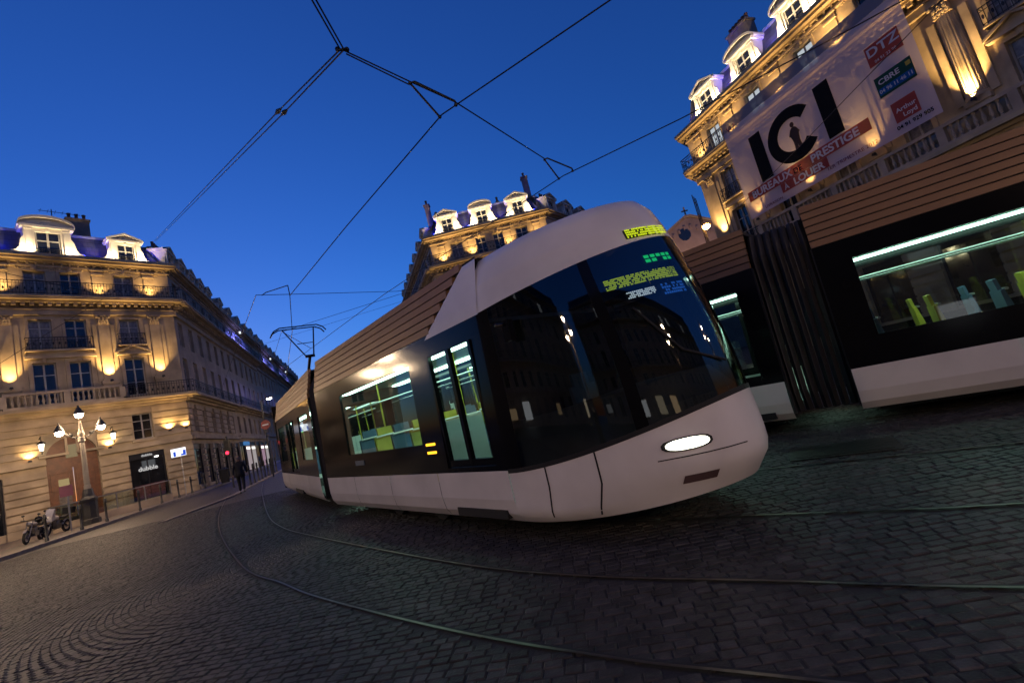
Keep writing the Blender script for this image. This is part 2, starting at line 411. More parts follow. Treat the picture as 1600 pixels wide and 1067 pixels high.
def railing(root, M, s0, s1, y, z, h=.95, step=.14, name='balcony_railing', ends=0.0):
    b = MB(); b.box(s0, s1, y-.03, y+.03, z+h-.04, z+h).box(s0, s1, y-.015, y+.015, z+.08, z+.11).box(s0, s1, y-.012, y+.012, z+h-.2, z+h-.175)
    n = max(2, int((s1-s0)/step))
    for i in range(n+1):
        x = s0 + (s1-s0)*i/n; b.box(x-.011, x+.011, y-.011, y+.011, z, z+h-.04)
        if i < n and i % 2 == 0:
            xm = x + (s1-s0)/n/2; b.blob((xm, y, z+.42), .05, 1, .3, 2.2)
    if ends:
        for x in (s0, s1): b.box(x-.015, x+.015, y, y+ends, z+h-.04, z+h); b.box(x-.012, x+.012, y, y+ends, z+.08, z+.11)
    return b.build(name, IRON, root, M)
BAL = None
def baluster():
    b = MB(); b.lathe([(.001, 0), (.07, 0), (.07, .06), (.045, .1), (.085, .28), (.05, .48), (.04, .62), (.07, .66), (.07, .72), (.001, .72)], 8)
    return b.mesh('baluster', STONE2, smooth=False)
def balustrade(root, M, s0, s1, y, z):
    b = MB(); b.box(s0, s1, y-.13, y+.13, z, z+.14).box(s0, s1, y-.15, y+.15, z+.86, z+1.02)
    nn = max(1, round((s1-s0)/2.6))
    for i in range(nn+1):
        x = s0 + (s1-s0)*i/nn; b.box(x-.16, x+.16, y-.14, y+.14, z+.14, z+.86)
    o = b.build('balustrade', STONE2, root, M); me = cached('bal', baluster)
    n = int((s1-s0)/.27)
    for i in range(n):
        x = s0 + (s1-s0)*(i+.5)/n
        if min(abs(x - (s0+(s1-s0)*j/nn)) for j in range(nn+1)) > .24: link('baluster', me, o, M @ T(x, y, z+.14))
def uplight(root, M, s, y, z, watts, col=WARM, tilt=8, angle=100, size=.05):
    watts *= random.uniform(.65, 1.2)
    o = link('uplight', cached('upl', lambda: MB().box(-.09, .09, -.06, .06, 0, .06).box(-.07, .07, -.045, .045, .06, .12).mesh('uplight', IRON)), root, M @ T(s, y, z))
    spot(o, T(0, 0, .16) @ Matrix.Rotation(rad(-tilt), 4, 'X') @ UPDIR, col, watts, angle, 1.0, size)
def dormer_mesh(seg, w=1.9, hb=1.75):
    b = MB(); o = .52
    # front wall with opening, pilasters, scrolls, pediment; local origin on the cornice, front at y=0
    b.box(-w/2, -o, 0, .25, 0, hb).box(o, w/2, 0, .25, 0, hb).box(-o, o, 0, .25, hb-.22, hb).box(-w/2, -w/2+.2, .25, 1.6, 0, hb).box(w/2-.2, w/2, .25, 1.6, 0, hb)
    for sx in (-1, 1):
        b.box(sx*.76-.13, sx*.76+.13, -.09, 0, .12, hb-.14); b.box(sx*.76-.17, sx*.76+.17, -.13, 0, 0, .12); b.box(sx*.76-.17, sx*.76+.17, -.13, 0, hb-.14, hb)
        pts = [(sx*w/2, 0), (sx*(w/2+.52), 0), (sx*(w/2+.56), .2), (sx*(w/2+.36), .36), (sx*(w/2+.2), .6), (sx*(w/2+.12), 1.05), (sx*w/2, 1.25)]
        b.extr(pts if sx < 0 else pts[::-1], .02, .2); b.blob((sx*(w/2+.38), 0, .2), .2, 1, .6, 1)
    b.box(-w/2-.14, w/2+.14, -.2, 1.5, hb, hb+.14)
    W = w/2 + .2
    if seg:
        pts = [(-W, hb+.14)] + [(-W*math.cos(math.pi*i/12), hb+.14+.12+.50*math.sin(math.pi*i/12)) for i in range(13)] + [(W, hb+.14)]
        inn = [(-W*.8, hb+.15)] + [(-W*.8*math.cos(math.pi*i/12), hb+.2+.36*math.sin(math.pi*i/12)) for i in range(13)] + [(W*.8, hb+.15)]
    else:
        pts = [(-W, hb+.14), (-W, hb+.24), (0, hb+.74), (W, hb+.24), (W, hb+.14)]; inn = [(-W*.75, hb+.17), (0, hb+.56), (W*.75, hb+.17)]
    # raised rim round a sunk tympanum
    n = len(pts)
    b.extr(pts[::-1], .02, 1.2)
    rim = pts[1:-1]
    for (x0, z0), (x1, z1) in zip(rim[:-1], rim[1:]):
        b.add([(x0,-.2,z0),(x1,-.2,z1),(x1,-.2,z1-.15),(x0,-.2,z0-.15),(x0,.02,z0),(x1,.02,z1),(x1,.02,z1-.15),(x0,.02,z0-.15)], [(0,3,2,1),(0,1,5,4),(3,7,6,2),(4,5,6,7)])
    for x, z, r in ((0, .3, .14), (-.3, .24, .1), (.3, .24, .1)): b.blob((x, -.02, hb+z), r, 1, .6, 1)
    b.blob((0, -.03, hb-.08), .13, 1, .7, 1.2)
    return b
def dormer(root, M, s, y, z, seg, lit=True, watts=60, sc_=1.0):
    me = cached(('dorm', seg), lambda: dormer_mesh(seg).mesh('dormer', DORM))
    MM = M @ T(s, y, z) @ Matrix.Diagonal((sc_, 1, sc_, 1))
    o = link('dormer', me, root, MM)
    b = MB(); b.box(-.52, .52, .14, .17, 0, 1.53)
    link('window_pane', cached('dpane', lambda: b.mesh('window_pane', WDARK)), o)
    b2 = MB(); b2.box(-.045, .045, .09, .14, 0, 1.53).box(-.52, -.44, .09, .14, 0, 1.53).box(.44, .52, .09, .14, 0, 1.53).box(-.44, -.045, .1, .14, 1.0, 1.06).box(.045, .44, .1, .14, 1.0, 1.06)
    link('window_bar', cached('dbar', lambda: b2.mesh('window_bar', WFRAME)), o)
    railing(root, M, s-.5*sc_, s+.5*sc_, y-.06, z+.02, .62, .12, 'window_guard')
    if lit:
        for sx in (-1, 1): uplight(root, M, s + sx*.85*sc_, y-.55, z, watts*1.5, WWHITE, 22, 150)
def mansard(root, M, L, y0=.3, run=.95, back=6, m0=0.0, m1=0.0):
    # m0/m1: how far the roof hips in at each end
    b = MB(); h = ZRF - ZCO
    def prof(t): return y0 + run * (t ** .75), ZCO + h * t
    N = 6
    for i in range(N):
        ya, za = prof(i/N); yb, zb = prof((i+1)/N)
        b.add([(m0*i/N, ya, za), (L-m1*i/N, ya, za), (L-m1*(i+1)/N, yb, zb), (m0*(i+1)/N, yb, zb)], [(0,1,2,3)])
    b.build('mansard_roof', SLATE, root, M)
    yb, zb = prof(1)
    b = MB(); b.box(m0-.05, L-m1+.05, yb-.10, yb+.06, zb-.04, zb+.12); b.add([(m0, yb+.05, zb+.06), (L-m1, yb+.05, zb+.06), (L-m1, yb+back, zb+.5), (m0, yb+back, zb+.5)], [(0,1,2,3)])
    b.build('roof_ridge', ZINC, root, M)
def chimney(root, M, s, y, z, w, d, h, npots=5):
    b = MB(); b.box(s-w/2, s+w/2, y-d/2, y+d/2, z, z+h).box(s-w/2-.08, s+w/2+.08, y-d/2-.08, y+d/2+.08, z+h, z+h+.14)
    o = b.build('chimney', BRICKC, root, M)
    for i in range(npots):
        link('chimney_pot', cached('pot', lambda: MB().lathe([(.12, 0), (.1, .4), (.13, .42), (.13, .5), (.08, .5), (.08, .3)], 8).mesh('chimney_pot', POT)), o, M @ T(s - w/2 + w*(i+.5)/npots, y, z+h+.14))
def relief(root, M, spans, name='carved_relief', m=None):
    b = MB(); rnd = random.Random(3)
    for s0, s1, z, r, y in spans:
        n = max(2, int((s1-s0)/(r*1.5)))
        for i in range(n):
            x = s0 + (s1-s0)*(i+.5)/n; b.blob((x, y, z+rnd.uniform(-.4, .4)*r), r*rnd.uniform(.6, 1.05), 1.1, .6, rnd.uniform(.7, 1.2))
    b.build(name, m or STONE, root, M)['kind'] = 'stuff'
def facade(root, M, L, bays, pils=(), lit=False, rust=None, balc1='iron', back=None, stone=None, relief_on=True, gf=True, ends=(0, 0), w_main=170, w_att=70, attlit=(), side=False, mans=True, litz=(), courses=True):
    st = stone or STONE; ops = []
    for bay in bays:
        g = bay.get('ground')
        for s in bay['wins']:
            w = bay.get('w', 1.15)
            if gf and g not in ('door', 'shop', 'bigshop'): ops.append((s-w/2, s+w/2, 1.0, 3.6))
            if g != 'door': ops.append((s-w/2, s+w/2, 4.75, 6.6))
            ops += [(s-w/2, s+w/2, 8.0, 10.75), (s-w/2, s+w/2, 11.75, 13.75), (s-w/2*.95, s+w/2*.95, 15.35, 17.2)]
        if g == 'door': ops.append((bay['c']-1.25, bay['c']+1.25, 0, 5.7))
        if g in ('shop', 'bigshop'):
            hw = 1.05 if g == 'shop' else 1.3
            ops.append((bay['c']-hw, bay['c']+hw, .5, 3.75))
    wall(L, ZCO, ops, 0).build('wall', st, root, M)
    for bay in bays:
        g = bay.get('ground'); w = bay.get('w', 1.15)
        for s in bay['wins']:
            if gf and g not in ('door', 'shop', 'bigshop'): window(root, M, s, w, 1.0, 3.6)
            if g != 'door': window(root, M, s, w, 4.75, 6.6)
            window(root, M, s, w, 8.0, 10.75)
            if bay.get('shut'): shutters(root, M, s, w, 8.0, 10.75)
            window(root, M, s, w, 11.75, 13.75)
            window(root, M, s, w*.95, 15.35, 17.2, m=WLIT if s in litz else None)
            if not side:
                b = MB()     # carved surround and hood of the first-floor window, sill of the second
                b.box(s-w/2-.2, s-w/2, -.09, 0, 7.9, 10.75).box(s+w/2, s+w/2+.2, -.09, 0, 7.9, 10.75).box(s-w/2-.2, s+w/2+.2, -.1, 0, 10.75, 10.98)
                if bay.get('ped'):
                    b.box(s-w/2-.42, s+w/2+.42, -.34, 0, 11.0, 11.12); b.extr([(s-w/2-.46, 11.12), (s, 11.62), (s+w/2+.46, 11.12)], -.16, 0)
                    for a, c in (((s-w/2-.46, 11.12), (s, 11.62)), ((s, 11.62), (s+w/2+.46, 11.12))):
                        b.add([(a[0],-.38,a[1]),(c[0],-.38,c[1]),(c[0],-.38,c[1]+.12),(a[0],-.38,a[1]+.12),(a[0],0,a[1]),(c[0],0,c[1]),(c[0],0,c[1]+.12),(a[0],0,a[1]+.12)], [(0,1,2,3),(3,2,6,7),(0,4,5,1),(0,3,7,4),(1,5,6,2)])
                b.blob((s, -.1, 10.9), .17, 1, .7, 1.2); b.build('window_surround', st, root, M); b = MB()
                b.box(s-w/2-.16, s-w/2, -.06, 0, 11.75, 13.75).box(s+w/2, s+w/2+.16, -.06, 0, 11.75, 13.75).box(s-w/2-.16, s+w/2+.16, -.08, 0, 13.75, 13.93)
                b.build('window_surround', st, root, M); b = MB()
                b.box(s-w/2-.15, s-w/2, -.05, 0, 15.35, 17.2).box(s+w/2, s+w/2+.15, -.05, 0, 15.35, 17.2).box(s-w/2-.15, s+w/2+.15, -.07, 0, 17.2, 17.34)
                b.blob((s, -.1, 17.36), .16, 1, .6, 1); b.build('window_surround', st, root, M); b = MB()
                b.box(s-w/2-.12, s-w/2, -.05, 0, 4.7, 6.6).box(s+w/2, s+w/2+.12, -.05, 0, 4.7, 6.6).box(s-w/2-.2, s+w/2+.2, -.1, 0, 6.6, 6.78).box(s-w/2-.15, s+w/2+.15, -.12, 0, 4.55, 4.7)
                b.build('window_surround', st, root, M)
        xs = bay['wins']; a, c = min(xs)-w/2-.28, max(xs)+w/2+.28
        if not side:
            MB().box(a, c, -.42, 0, 11.48 if not bay.get('ped') else 11.66, 11.58 if not bay.get('ped') else 11.74).build('balcony_sill', st, root, M)
            railing(root, M, a+.05, c-.05, -.36, 11.58 if not bay.get('ped') else 11.74, .85, .15, ends=.34)
            if not bay.get('ped'): MB().box(a-.05, c+.05, -.3, 0, 11.02, 11.2).box(a+.1, c-.1, -.14, 0, 11.2, 11.48).build('window_hood', st, root, M)
        if g in ('shop', 'bigshop'):
            hw = 1.05 if g == 'shop' else 1.3; cc = bay['c']
            b = MB().box(cc-hw, cc+hw, .1, .22, 3.35, 3.75).box(cc-hw, cc-hw+.1, .1, .22, .5, 3.35).box(cc+hw-.1, cc+hw, .1, .22, .5, 3.35).box(cc-.03, cc+.03, .12, .2, .5, 3.35)
            o = b.build('shop_front', IRON, root, M)
            MB().box(cc-hw+.1, cc-.03, .15, .16, .5, 3.35).build('pane', WDARK, o, M); MB().box(cc+.03, cc+hw-.1, .15, .16, .5, 3.35).build('pane', WDARK, o, M)
        if g == 'door' and root.get('label', '').find('arched wooden') < 0:
            cc = bay['c']; b = MB().box(cc-1.25, cc-.02, .2, .28, 0, 4.2).box(cc+.02, cc+1.25, .2, .28, 0, 4.2).box(cc-1.25, cc+1.25, .18, .3, 4.2, 5.7)
            for sx in (-1, 1):
                for z0, z1 in ((.3, 1.3), (1.5, 3.9)): b.box(cc+sx*.65-.42, cc+sx*.65+.42, .16, .2, z0, z1)
            b.build('carriage_door', WOOD, root, M)
    # string courses, cornices, balconies
    for z0, z1, d, nm in ((0, .55, .17, 'plinth'), (4.1, 4.4, .26, 'string_course')):
        x = 0
        for a, c in sorted((o[0], o[1]) for o in ops if o[2] < z1 and o[3] > z0) + [(L, L)]:
            if a - x > .05: MB().box(x, a, -d, 0, z0, z1).build(nm, st, root, M)
            x = max(x, c)
    b = MB(); b.box(0, L, -.25, 0, 7.15, 7.35).box(0, L, -.5, 0, 7.35, 7.5).box(0-ends[0], L+ends[1], -.85, 0, 7.5, 7.7); b.build('balcony_slab', st, root, M)
    b = MB(); b.box(0, L, -.2, 0, ZCAP, ZARC).box(0, L, -.3, 0, ZARC, ZARC+.06).box(0, L, -.5, 0, 14.86, 15.0).box(0-ends[0], L+ends[1], -.85, 0, 15.0, 15.12).box(0-ends[0], L+ends[1], -.92, 0, 15.12, ZB2)
    b.build('entablature', st, root, M)
    b = MB(); b.box(0, L, -.12, 0, 17.5, 17.62).box(0, L, -.2, 0, 17.8, 17.92).box(0-ends[0], L+ends[1], -.5, 0, 17.92, 18.08).box(0-ends[0], L+ends[1], -.68, .35, 18.08, ZCO); b.build('cornice', st, root, M)
    b = MB()
    st_ = .42 if not side else .6
    for i in range(int(L/st_)):
        x = (i+.5)*st_; b.box(x-.1, x+.1, -.46, 0, 14.66, 14.86)
        b.box(x-.05, x+.05, -.2, 0, 17.66, 17.8)
    b.build('modillion_course', st, root, M)['kind'] = 'stuff'
    if balc1 == 'iron': railing(root, M, 0-ends[0]+.05, L+ends[1]-.05, -.78, ZB1, .95, .16 if not side else .3)
    if isinstance(balc1, tuple):
        q0, q1 = balc1; balustrade(root, M, q0, q1, -.68, ZB1)
        if q0 > .5: railing(root, M, 0-ends[0]+.05, q0-.02, -.78, ZB1, .95, .16)
        if q1 < L-.5: railing(root, M, q1+.02, L+ends[1]-.05, -.78, ZB1, .95, .16)
    railing(root, M, 0-ends[0]+.05, L+ends[1]-.05, -.84, ZB2, .95, .16 if not side else .3, ends=.8)
    # rusticated ground floors: every course a piece of its own
    if rust:
        z = .58; i = 0
        while z < 7.0:
            h = .46
            if not (3.95 < z+h/2 < 4.5):
                cuts = sorted((o[0]-.0, o[1]+.0) for o in ops if o[2] < z+h and o[3] > z)
                x = rust[0]
                for a, c in cuts + [(rust[1], rust[1])]:
                    if a - x > .3:
                        MB().box(x+.015, a-.015, -.15, .0, z, z+h-.09).build('stone_course', st, root, M)
                    x = max(x, c)
            z += h
    # giant order and attic pilasters
    for p in pils:
        s = p[0]; kind = p[1] if len(p) > 1 else 'pil'; w = .62
        b = MB(); b.box(s-w/2-.1, s+w/2+.1, -.26, 0, ZB1, ZPED-.25).box(s-w/2-.16, s+w/2+.16, -.32, 0, ZPED-.25, ZPED)
        if kind == 'col':
            n = 40; vs = []
            for z, r in ((ZPED, .46), (ZPED+.15, .46), (ZPED+.2, .40), (ZPED+1.6, .40), (ZSH, .35)):
                for i in range(n+1):
                    t = math.pi + math.pi*i/n; rr = r * (1 - (.07 if (i % 4) in (1, 2) and z > ZPED+.18 else 0)); vs.append((s + rr*math.cos(t), rr*math.sin(t), z))
            b.add(vs, [(j*(n+1)+i, j*(n+1)+i+1, (j+1)*(n+1)+i+1, (j+1)*(n+1)+i) for j in range(4) for i in range(n)])
            b.box(s-.75, s-.45, -.12, 0, ZPED, ZSH).box(s+.45, s+.75, -.12, 0, ZPED, ZSH)
        else:
            b.box(s-w/2-.06, s+w/2+.06, -.2, 0, ZPED, ZPED+.14).box(s-w/2, s+w/2, -.15, 0, ZPED+.14, ZSH)
            b.box(s-w/2-.3, s-w/2, -.06, 0, ZPED, ZSH).box(s+w/2, s+w/2+.3, -.06, 0, ZPED, ZSH)
        o = b.build('pilaster' if kind == 'pil' else 'column', st, root, M)
        link('capital', cached(('cap', w), lambda: capital_mesh(.62, ZCAP-ZSH)), o, M @ T(s, 0 if kind == 'pil' else -.15, ZSH))
        b = MB(); b.box(s-.34, s+.34, -.1, 0, ZB2, 15.5).box(s-.3, s+.3, -.08, 0, 15.5, 17.1).box(s-.36, s+.36, -.16, 0, 17.1, 17.22).box(s-.33, s+.33, -.12, 0, 17.22, 17.42).box(s-.42, s+.42, -.22, 0, 17.42, 17.52)
        b.build('attic_pilaster', st, root, M)
        if lit:
            uplight(root, M, s, -.55, ZPED-.12, w_main * (1.9 if kind == 'pil' else 3.0), WARM, 10, 78); MB().bar((s, -.30, ZPED-.13), (s, -.55, ZPED-.13), .02, 6).build('lamp_bracket', IRON, root, M)
            uplight(root, M, s, -.55, ZB2+.01, w_att*1.2, WARM, 14, 100)
    if relief_on:
        sp = []
        xs = sorted([0.2] + [p[0] for p in pils] + [L-.2])
        for a, c in zip(xs[:-1], xs[1:]):
            if c - a > 1: sp += [(a+.45, c-.45, 14.56, .085, -.02), (a+.7, c-.7, 17.42, .08, -.04)]
        relief(root, M, sp)
    if mans: mansard(root, M, L, m0=back[0] if back else 0, m1=back[1] if back else 0)
def bluewash(root, M, xs, watts=28):
    for s in xs: uplight(root, M, s, -.05, ZCO, watts * 3.0, BLUE, 30, 84)

def bays_even(L, n, **kw):
    d = L / n; return [dict(wins=[d*(i+.5)], c=d*(i+.5), **kw) for i in range(n)]

# ---- corner building on the left, its front and its avenue side
AZF = rad(54)                                  # facade direction (left to right) of the corner building's front
dirA = Vector((math.cos(AZF), math.sin(AZF)))
doorA = Vector((-29.59, 30.0))
LA = 17.3
oA = doorA + dirA * (6.3 - LA)                 # the right-hand end is the corner
gA = G(-28.5, 31.5)
bA = thing('apartment_building', 'floodlit stone corner building with arched wooden door and slate mansard', 'building', T(oA.x, oA.y, gA) @ RZ(AZF))
sA = lambda s: s + LA - 6.3
facade(bA, Matrix(), LA, [
    dict(wins=[sA(-7.4)], c=sA(-7.4), ground='shop', ped=True), dict(wins=[sA(-4.6)], c=sA(-4.6), ground='shop'),
    dict(wins=[sA(-1.25), sA(.5)], c=sA(-.4), ground='door', w=1.1, shut=False),
    dict(wins=[sA(3.45)], c=sA(3.45), ground='shop', ped=True)],
    pils=[(sA(-9.2),), (sA(-5.95),), (sA(-2.85),), (sA(1.95),), (sA(4.95),)], lit=True, rust=(0, LA), balc1=(sA(-3.3), sA(2.4)), back=(0, 1.3), ends=(0, .5), w_main=190, w_att=95)
# side along the avenue
angS = rad(110.7); LS = 15.0
MS = T(LA, 0, 0) @ RZ(angS - AZF)
facade(bA, MS, LS, bays_even(LS, 6, ground='shop', w=1.05), lit=False, rust=(0, 6), side=True, stone=STONE2, back=(1.3, 0), relief_on=False)
dormer(bA, Matrix(), sA(-.35), .15, ZCO, True, True, 60, 1.25); dormer(bA, Matrix(), sA(3.9), .15, ZCO, False, True, 60, 1.0); dormer(bA, Matrix(), sA(-6.0), .15, ZCO, False, True, 60, 1.0)
bluewash(bA, Matrix(), (sA(-2.6), sA(1.6), sA(2.3), sA(5.6), sA(-4)), 26)
chimney(bA, Matrix(), sA(1.75), 2.6, 20.3, 1.3, .7, 2.2, 3)
b = MB(); q = (sA(.35), 2.4)
b.bar((q[0], q[1], 20.4), (q[0], q[1], 23.2), .03); b.bar((q[0]-.7, q[1], 23.0), (q[0]+1.6, q[1], 23.0), .02)
for i in range(6): b.bar((q[0]-.6+i*.4, q[1]-.3, 23.0), (q[0]-.6+i*.4, q[1]+.3, 23.0), .012)
b.bar((q[0], q[1], 21.6), (q[0]+.5, q[1], 21.2), .02); b.build('roof_aerial', IRON, bA)
for i in range(5):
    dormer(bA, MS, 1.9 + i*2.7, .2, ZCO, False, False)
chimney(bA, MS, 5.5, 2.0, 20.2, 2.6, .6, 1.7, 7); chimney(bA, MS, 11.5, 2.0, 20.2, 2.6, .6, 1.9, 7)
# arched carriage door
b = MB(); cx = sA(-.4); zs, R = 4.4, 1.25
arc = [(cx + R*math.cos(math.pi*i/16), zs + 1.3*math.sin(math.pi*i/16)) for i in range(17)]
b2 = MB()
for i in range(16):
    (x0, z0), (x1, z1) = arc[i], arc[i+1]
    b2.add([(x0, -.04, z0), (x1, -.04, z1), (x1, -.04, 5.72), (x0, -.04, 5.72), (x0, .3, z0), (x1, .3, z1)], [(0, 3, 2, 1), (0, 1, 5, 4)])
b2.build('arch_spandrel', STONE, bA)
b = MB(); b.box(cx-R, cx-.02, .22, .3, 0, 3.7).box(cx+.02, cx+R, .22, .3, 0, 3.7).box(cx-R, cx+R, .2, .32, 3.7, 4.0)
b.extr([(x, z) for x, z in arc][::-1] + [(cx+R, 4.0), (cx-R, 4.0)], .26, .32)
for sx in (-1, 1):
    for z0, z1 in ((.25, .95), (1.1, 2.2), (2.35, 3.5)):
        if sx < 0 and z0 < 2.3 and z0 > 0: continue
        x0, x1 = (cx+.15, cx+1.1) if sx > 0 else (cx-1.1, cx-.15)
        for a in ((x0, x1, z0, z0+.07), (x0, x1, z1-.07, z1), (x0, x0+.07, z0, z1), (x1-.07, x1, z0, z1)): b.box(a[0], a[1], .17, .22, a[2], a[3])
dr = b.build('carriage_door', WOOD, bA)
MB().box(cx-.8, cx-.2, .19, .22, .9, 2.1).build('door_pane', WCURT, dr); MB().box(cx-.75, cx-.25, .18, .22, 2.35, 3.05).build('door_notice', emit('lit_transom', (1, .75, .35), .35), dr)
MB().box(cx-.28, cx+.28, .2, .26, 4.35, 5.2).build('fanlight', emit('lit_fanlight', (1, .75, .4), .25), dr)
MB().blob((cx+.12, .15, 1.15), .06).build('door_knob', STEEL, dr)
# ground-floor wall uplights and lanterns
for s, z, wt in ((-2.35, 4.45, 90), (1.45, 4.45, 90), (4.95, 4.95, 110), (6.0, 4.95, 40)): uplight(bA, Matrix(), sA(s), -.28, z, wt, WARM, 12, 130)
for s in (-1.85, 1.6):
    b = MB(); x = sA(s); b.bar((x, 0, 5.75), (x, -.75, 5.85), .03).bar((x, -.75, 5.85), (x, -.75, 5.6), .02).lathe([(.02, 5.6), (.2, 5.45), (.22, 5.4)], 10, (x, -.75)).bar((x, -.75, 4.95), (x, -.75, 4.75), .03)
    for i in range(4):
        t = math.pi/4 + i*math.pi/2; b.bar((x+.17*math.cos(t), -.75+.17*math.sin(t), 5.4), (x+.1*math.cos(t), -.75+.1*math.sin(t), 4.95), .012)
    o = b.build('wall_lantern', IRON, bA)
    MB().lathe([(.01, 4.97), (.09, 5.0), (.14, 5.38), (.01, 5.39)], 10, (x, -.75)).build('lantern_glass', emit('lantern_glow', (1, .85, .6), 14), o)
# shop sign lettering
SIGNW = emit('shop_sign_white', (1, .97, .95), .55)
FR = Matrix.Rotation(math.pi/2, 4, 'X')
text('shop_sign', 'dubble', .42, SIGNW, bA, T(sA(3.45), .10, 2.6) @ FR, .01)
text('shop_name', 'dubble', .24, SIGNW, bA, T(sA(3.45), .06, 3.55) @ FR, .004)
MB().box(sA(2.6), sA(4.3), .12, .14, .55, 1.5).build('window_display', mat('display_pink', (.16, .06, .07), .7, var=.6, scale=6), bA)
MB().box(sA(3.9), sA(4.1), -.04, .1, 3.28, 3.36).build('shop_spotlight', emit('shopspot', (1, .95, .85), 6), bA)
text('house_number', '2', .22, WFRAME, bA, T(sA(1.5), -.06, 4.25) @ FR, .01)

# ---- terrace of the avenue going away to the left
dS = Vector((math.cos(angS), math.sin(angS)))
corner = oA + dirA * LA
BLL = ['dim stone terrace block adjoining the floodlit corner building, shop windows lit below', 'second dim terrace block along the avenue, with blue lit roof edge', 'third dim terrace block along the avenue, beyond the blue lit one', 'farthest dim terrace block at the end of the avenue']
t0 = LS
for k in range(4):
    Lk = (17.0, 17.0, 20.0, 26.0)[k]; o = corner + dS * (t0 + .02)
    bk = thing('terrace_building', BLL[k], 'building', T(o.x, o.y, G(o.x, o.y) - .25) @ RZ(angS), 'terrace blocks along the avenue')
    facade(bk, Matrix(), Lk - .04, bays_even(Lk - .04, int(Lk/2.45), ground='bigshop' if k == 0 else None, w=1.05), stone=STONE2, side=True, relief_on=False)
    for i in range(int(Lk/4.2)): dormer(bk, Matrix(), 2.1 + i*4.2, .2, ZCO, False, False)
    for i in range(int(Lk/5.8)):
        chimney(bk, Matrix(), 3.2 + i*5.8, 1.9, 20.0, 2.9, .6, 1.5 + .5*((i+k) % 3), 8)
    bx = MB()
    for i, s in enumerate(((Lk*.3,), (Lk*.55,), (Lk*.5,), ())[k]):
        fx = MB().box(s-.12, s+.12, -.98, -.8, 16.9, 17.15).build('floodlight', GLOWW, bk)
        spot(fx, T(s, -1.3, 17.0) @ Matrix.Rotation(rad(35), 4, 'X'), (.15, .18, 1), 900, 165, 1.0)
    t0 += Lk
    if k == 0:
        # lit shop displays at street level
        for i in range(int(Lk/2.45)):
            d = (Lk-.04)/int(Lk/2.45); c = d*(i+.5)
            if i in (1, 2, 4, 5, 6):
                c1 = ((.75, .62, .66), (.8, .72, .72), (.7, .45, .6), (.75, .7, .7), (.9, .8, .66))[(1, 2, 4, 5, 6).index(i)]
                em = emit('display%d' % i, c1, .42)
                MB().box(c-1.2, c+1.2, .09, .13, .55, 3.3).build('window_display', em, bk)
                MB().box(c-.8, c+.7, .02, .09, 2.9, 3.15).build('display_lamp', emit('displamp%d' % i, (1, .95, .85), 2.2), bk)
        MB().box(1.9, 4.4, -.12, .02, 3.35, 3.75).build('fascia_sign', emit('fascia_blue', (.10, .32, .75), .5), bk)

# ---- block across the avenue mouth, three dormers, floodlit
MX0, MX1, MY = -5.55, 6.1, 43.0; LM = MX1 - MX0
bM = thing('apartment_building', 'floodlit stone block with three dormers seen above the white nosed tram', 'building', T(MX0, MY, G(0, MY)))
facade(bM, Matrix(), LM, [dict(wins=[2.55], c=2.55, ground='shop'), dict(wins=[5.0, 6.7], c=5.83, ground='door', w=1.05, ped=False), dict(wins=[9.1], c=9.1, ground='shop', ped=True)],
       pils=[(1.05,), (4.0,), (7.65,), (10.6,)], lit=True, rust=(0, LM), balc1=(3.5, 8.2), back=(1.1, 1.1), ends=(.5, .5), w_main=120, w_att=150, litz=())
# its two flanks
LF = 26.0; aL = rad(-69.3); oL = Vector((0, 0)) - Vector((math.cos(aL), math.sin(aL))) * LF
facade(bM, T(oL.x, oL.y, 0) @ RZ(aL), LF, bays_even(LF, 10, w=1.05), stone=STONE2, side=True, relief_on=False, back=(0, 1.1))
facade(bM, T(LM, 0, 0) @ RZ(AZF), 22.0, bays_even(22, 8, w=1.05), stone=STONE2, side=True, relief_on=False, back=(1.1, 0))
for s, sg in ((2.1, False), (5.65, True), (9.35, False)): dormer(bM, Matrix(), s, .15, ZCO, sg, True, 70, 1.05)
bluewash(bM, Matrix(), (.55, 3.7, 4.1, 7.5, 10.9), 26)
MLF = T(oL.x, oL.y, 0) @ RZ(aL); MRF = T(LM, 0, 0) @ RZ(AZF)
for i in range(7): dormer(bM, MLF, 2.0 + i*3.5, .2, ZCO, False, False)
for i in range(6): dormer(bM, MRF, 2.4 + i*3.4, .2, ZCO, False, False)
for i in range(4): chimney(bM, MLF, 4.0 + i*6, 2.2, 20.0, 1.8, .6, 1.9, 5)
for i in range(3): chimney(bM, MRF, 5 + i*6, 2.2, 20.0, 1.8, .6, 1.5, 5)
chimney(bM, Matrix(), .35, 1.8, 20.2, .5, .5, 2.2, 1); chimney(bM, Matrix(), 10.9, 2.4, 20.2, .6, .6, 2.9, 1)
chimney(bM, Matrix(), 7.6, 2.6, 20.3, .25, .25, 1.0, 1)

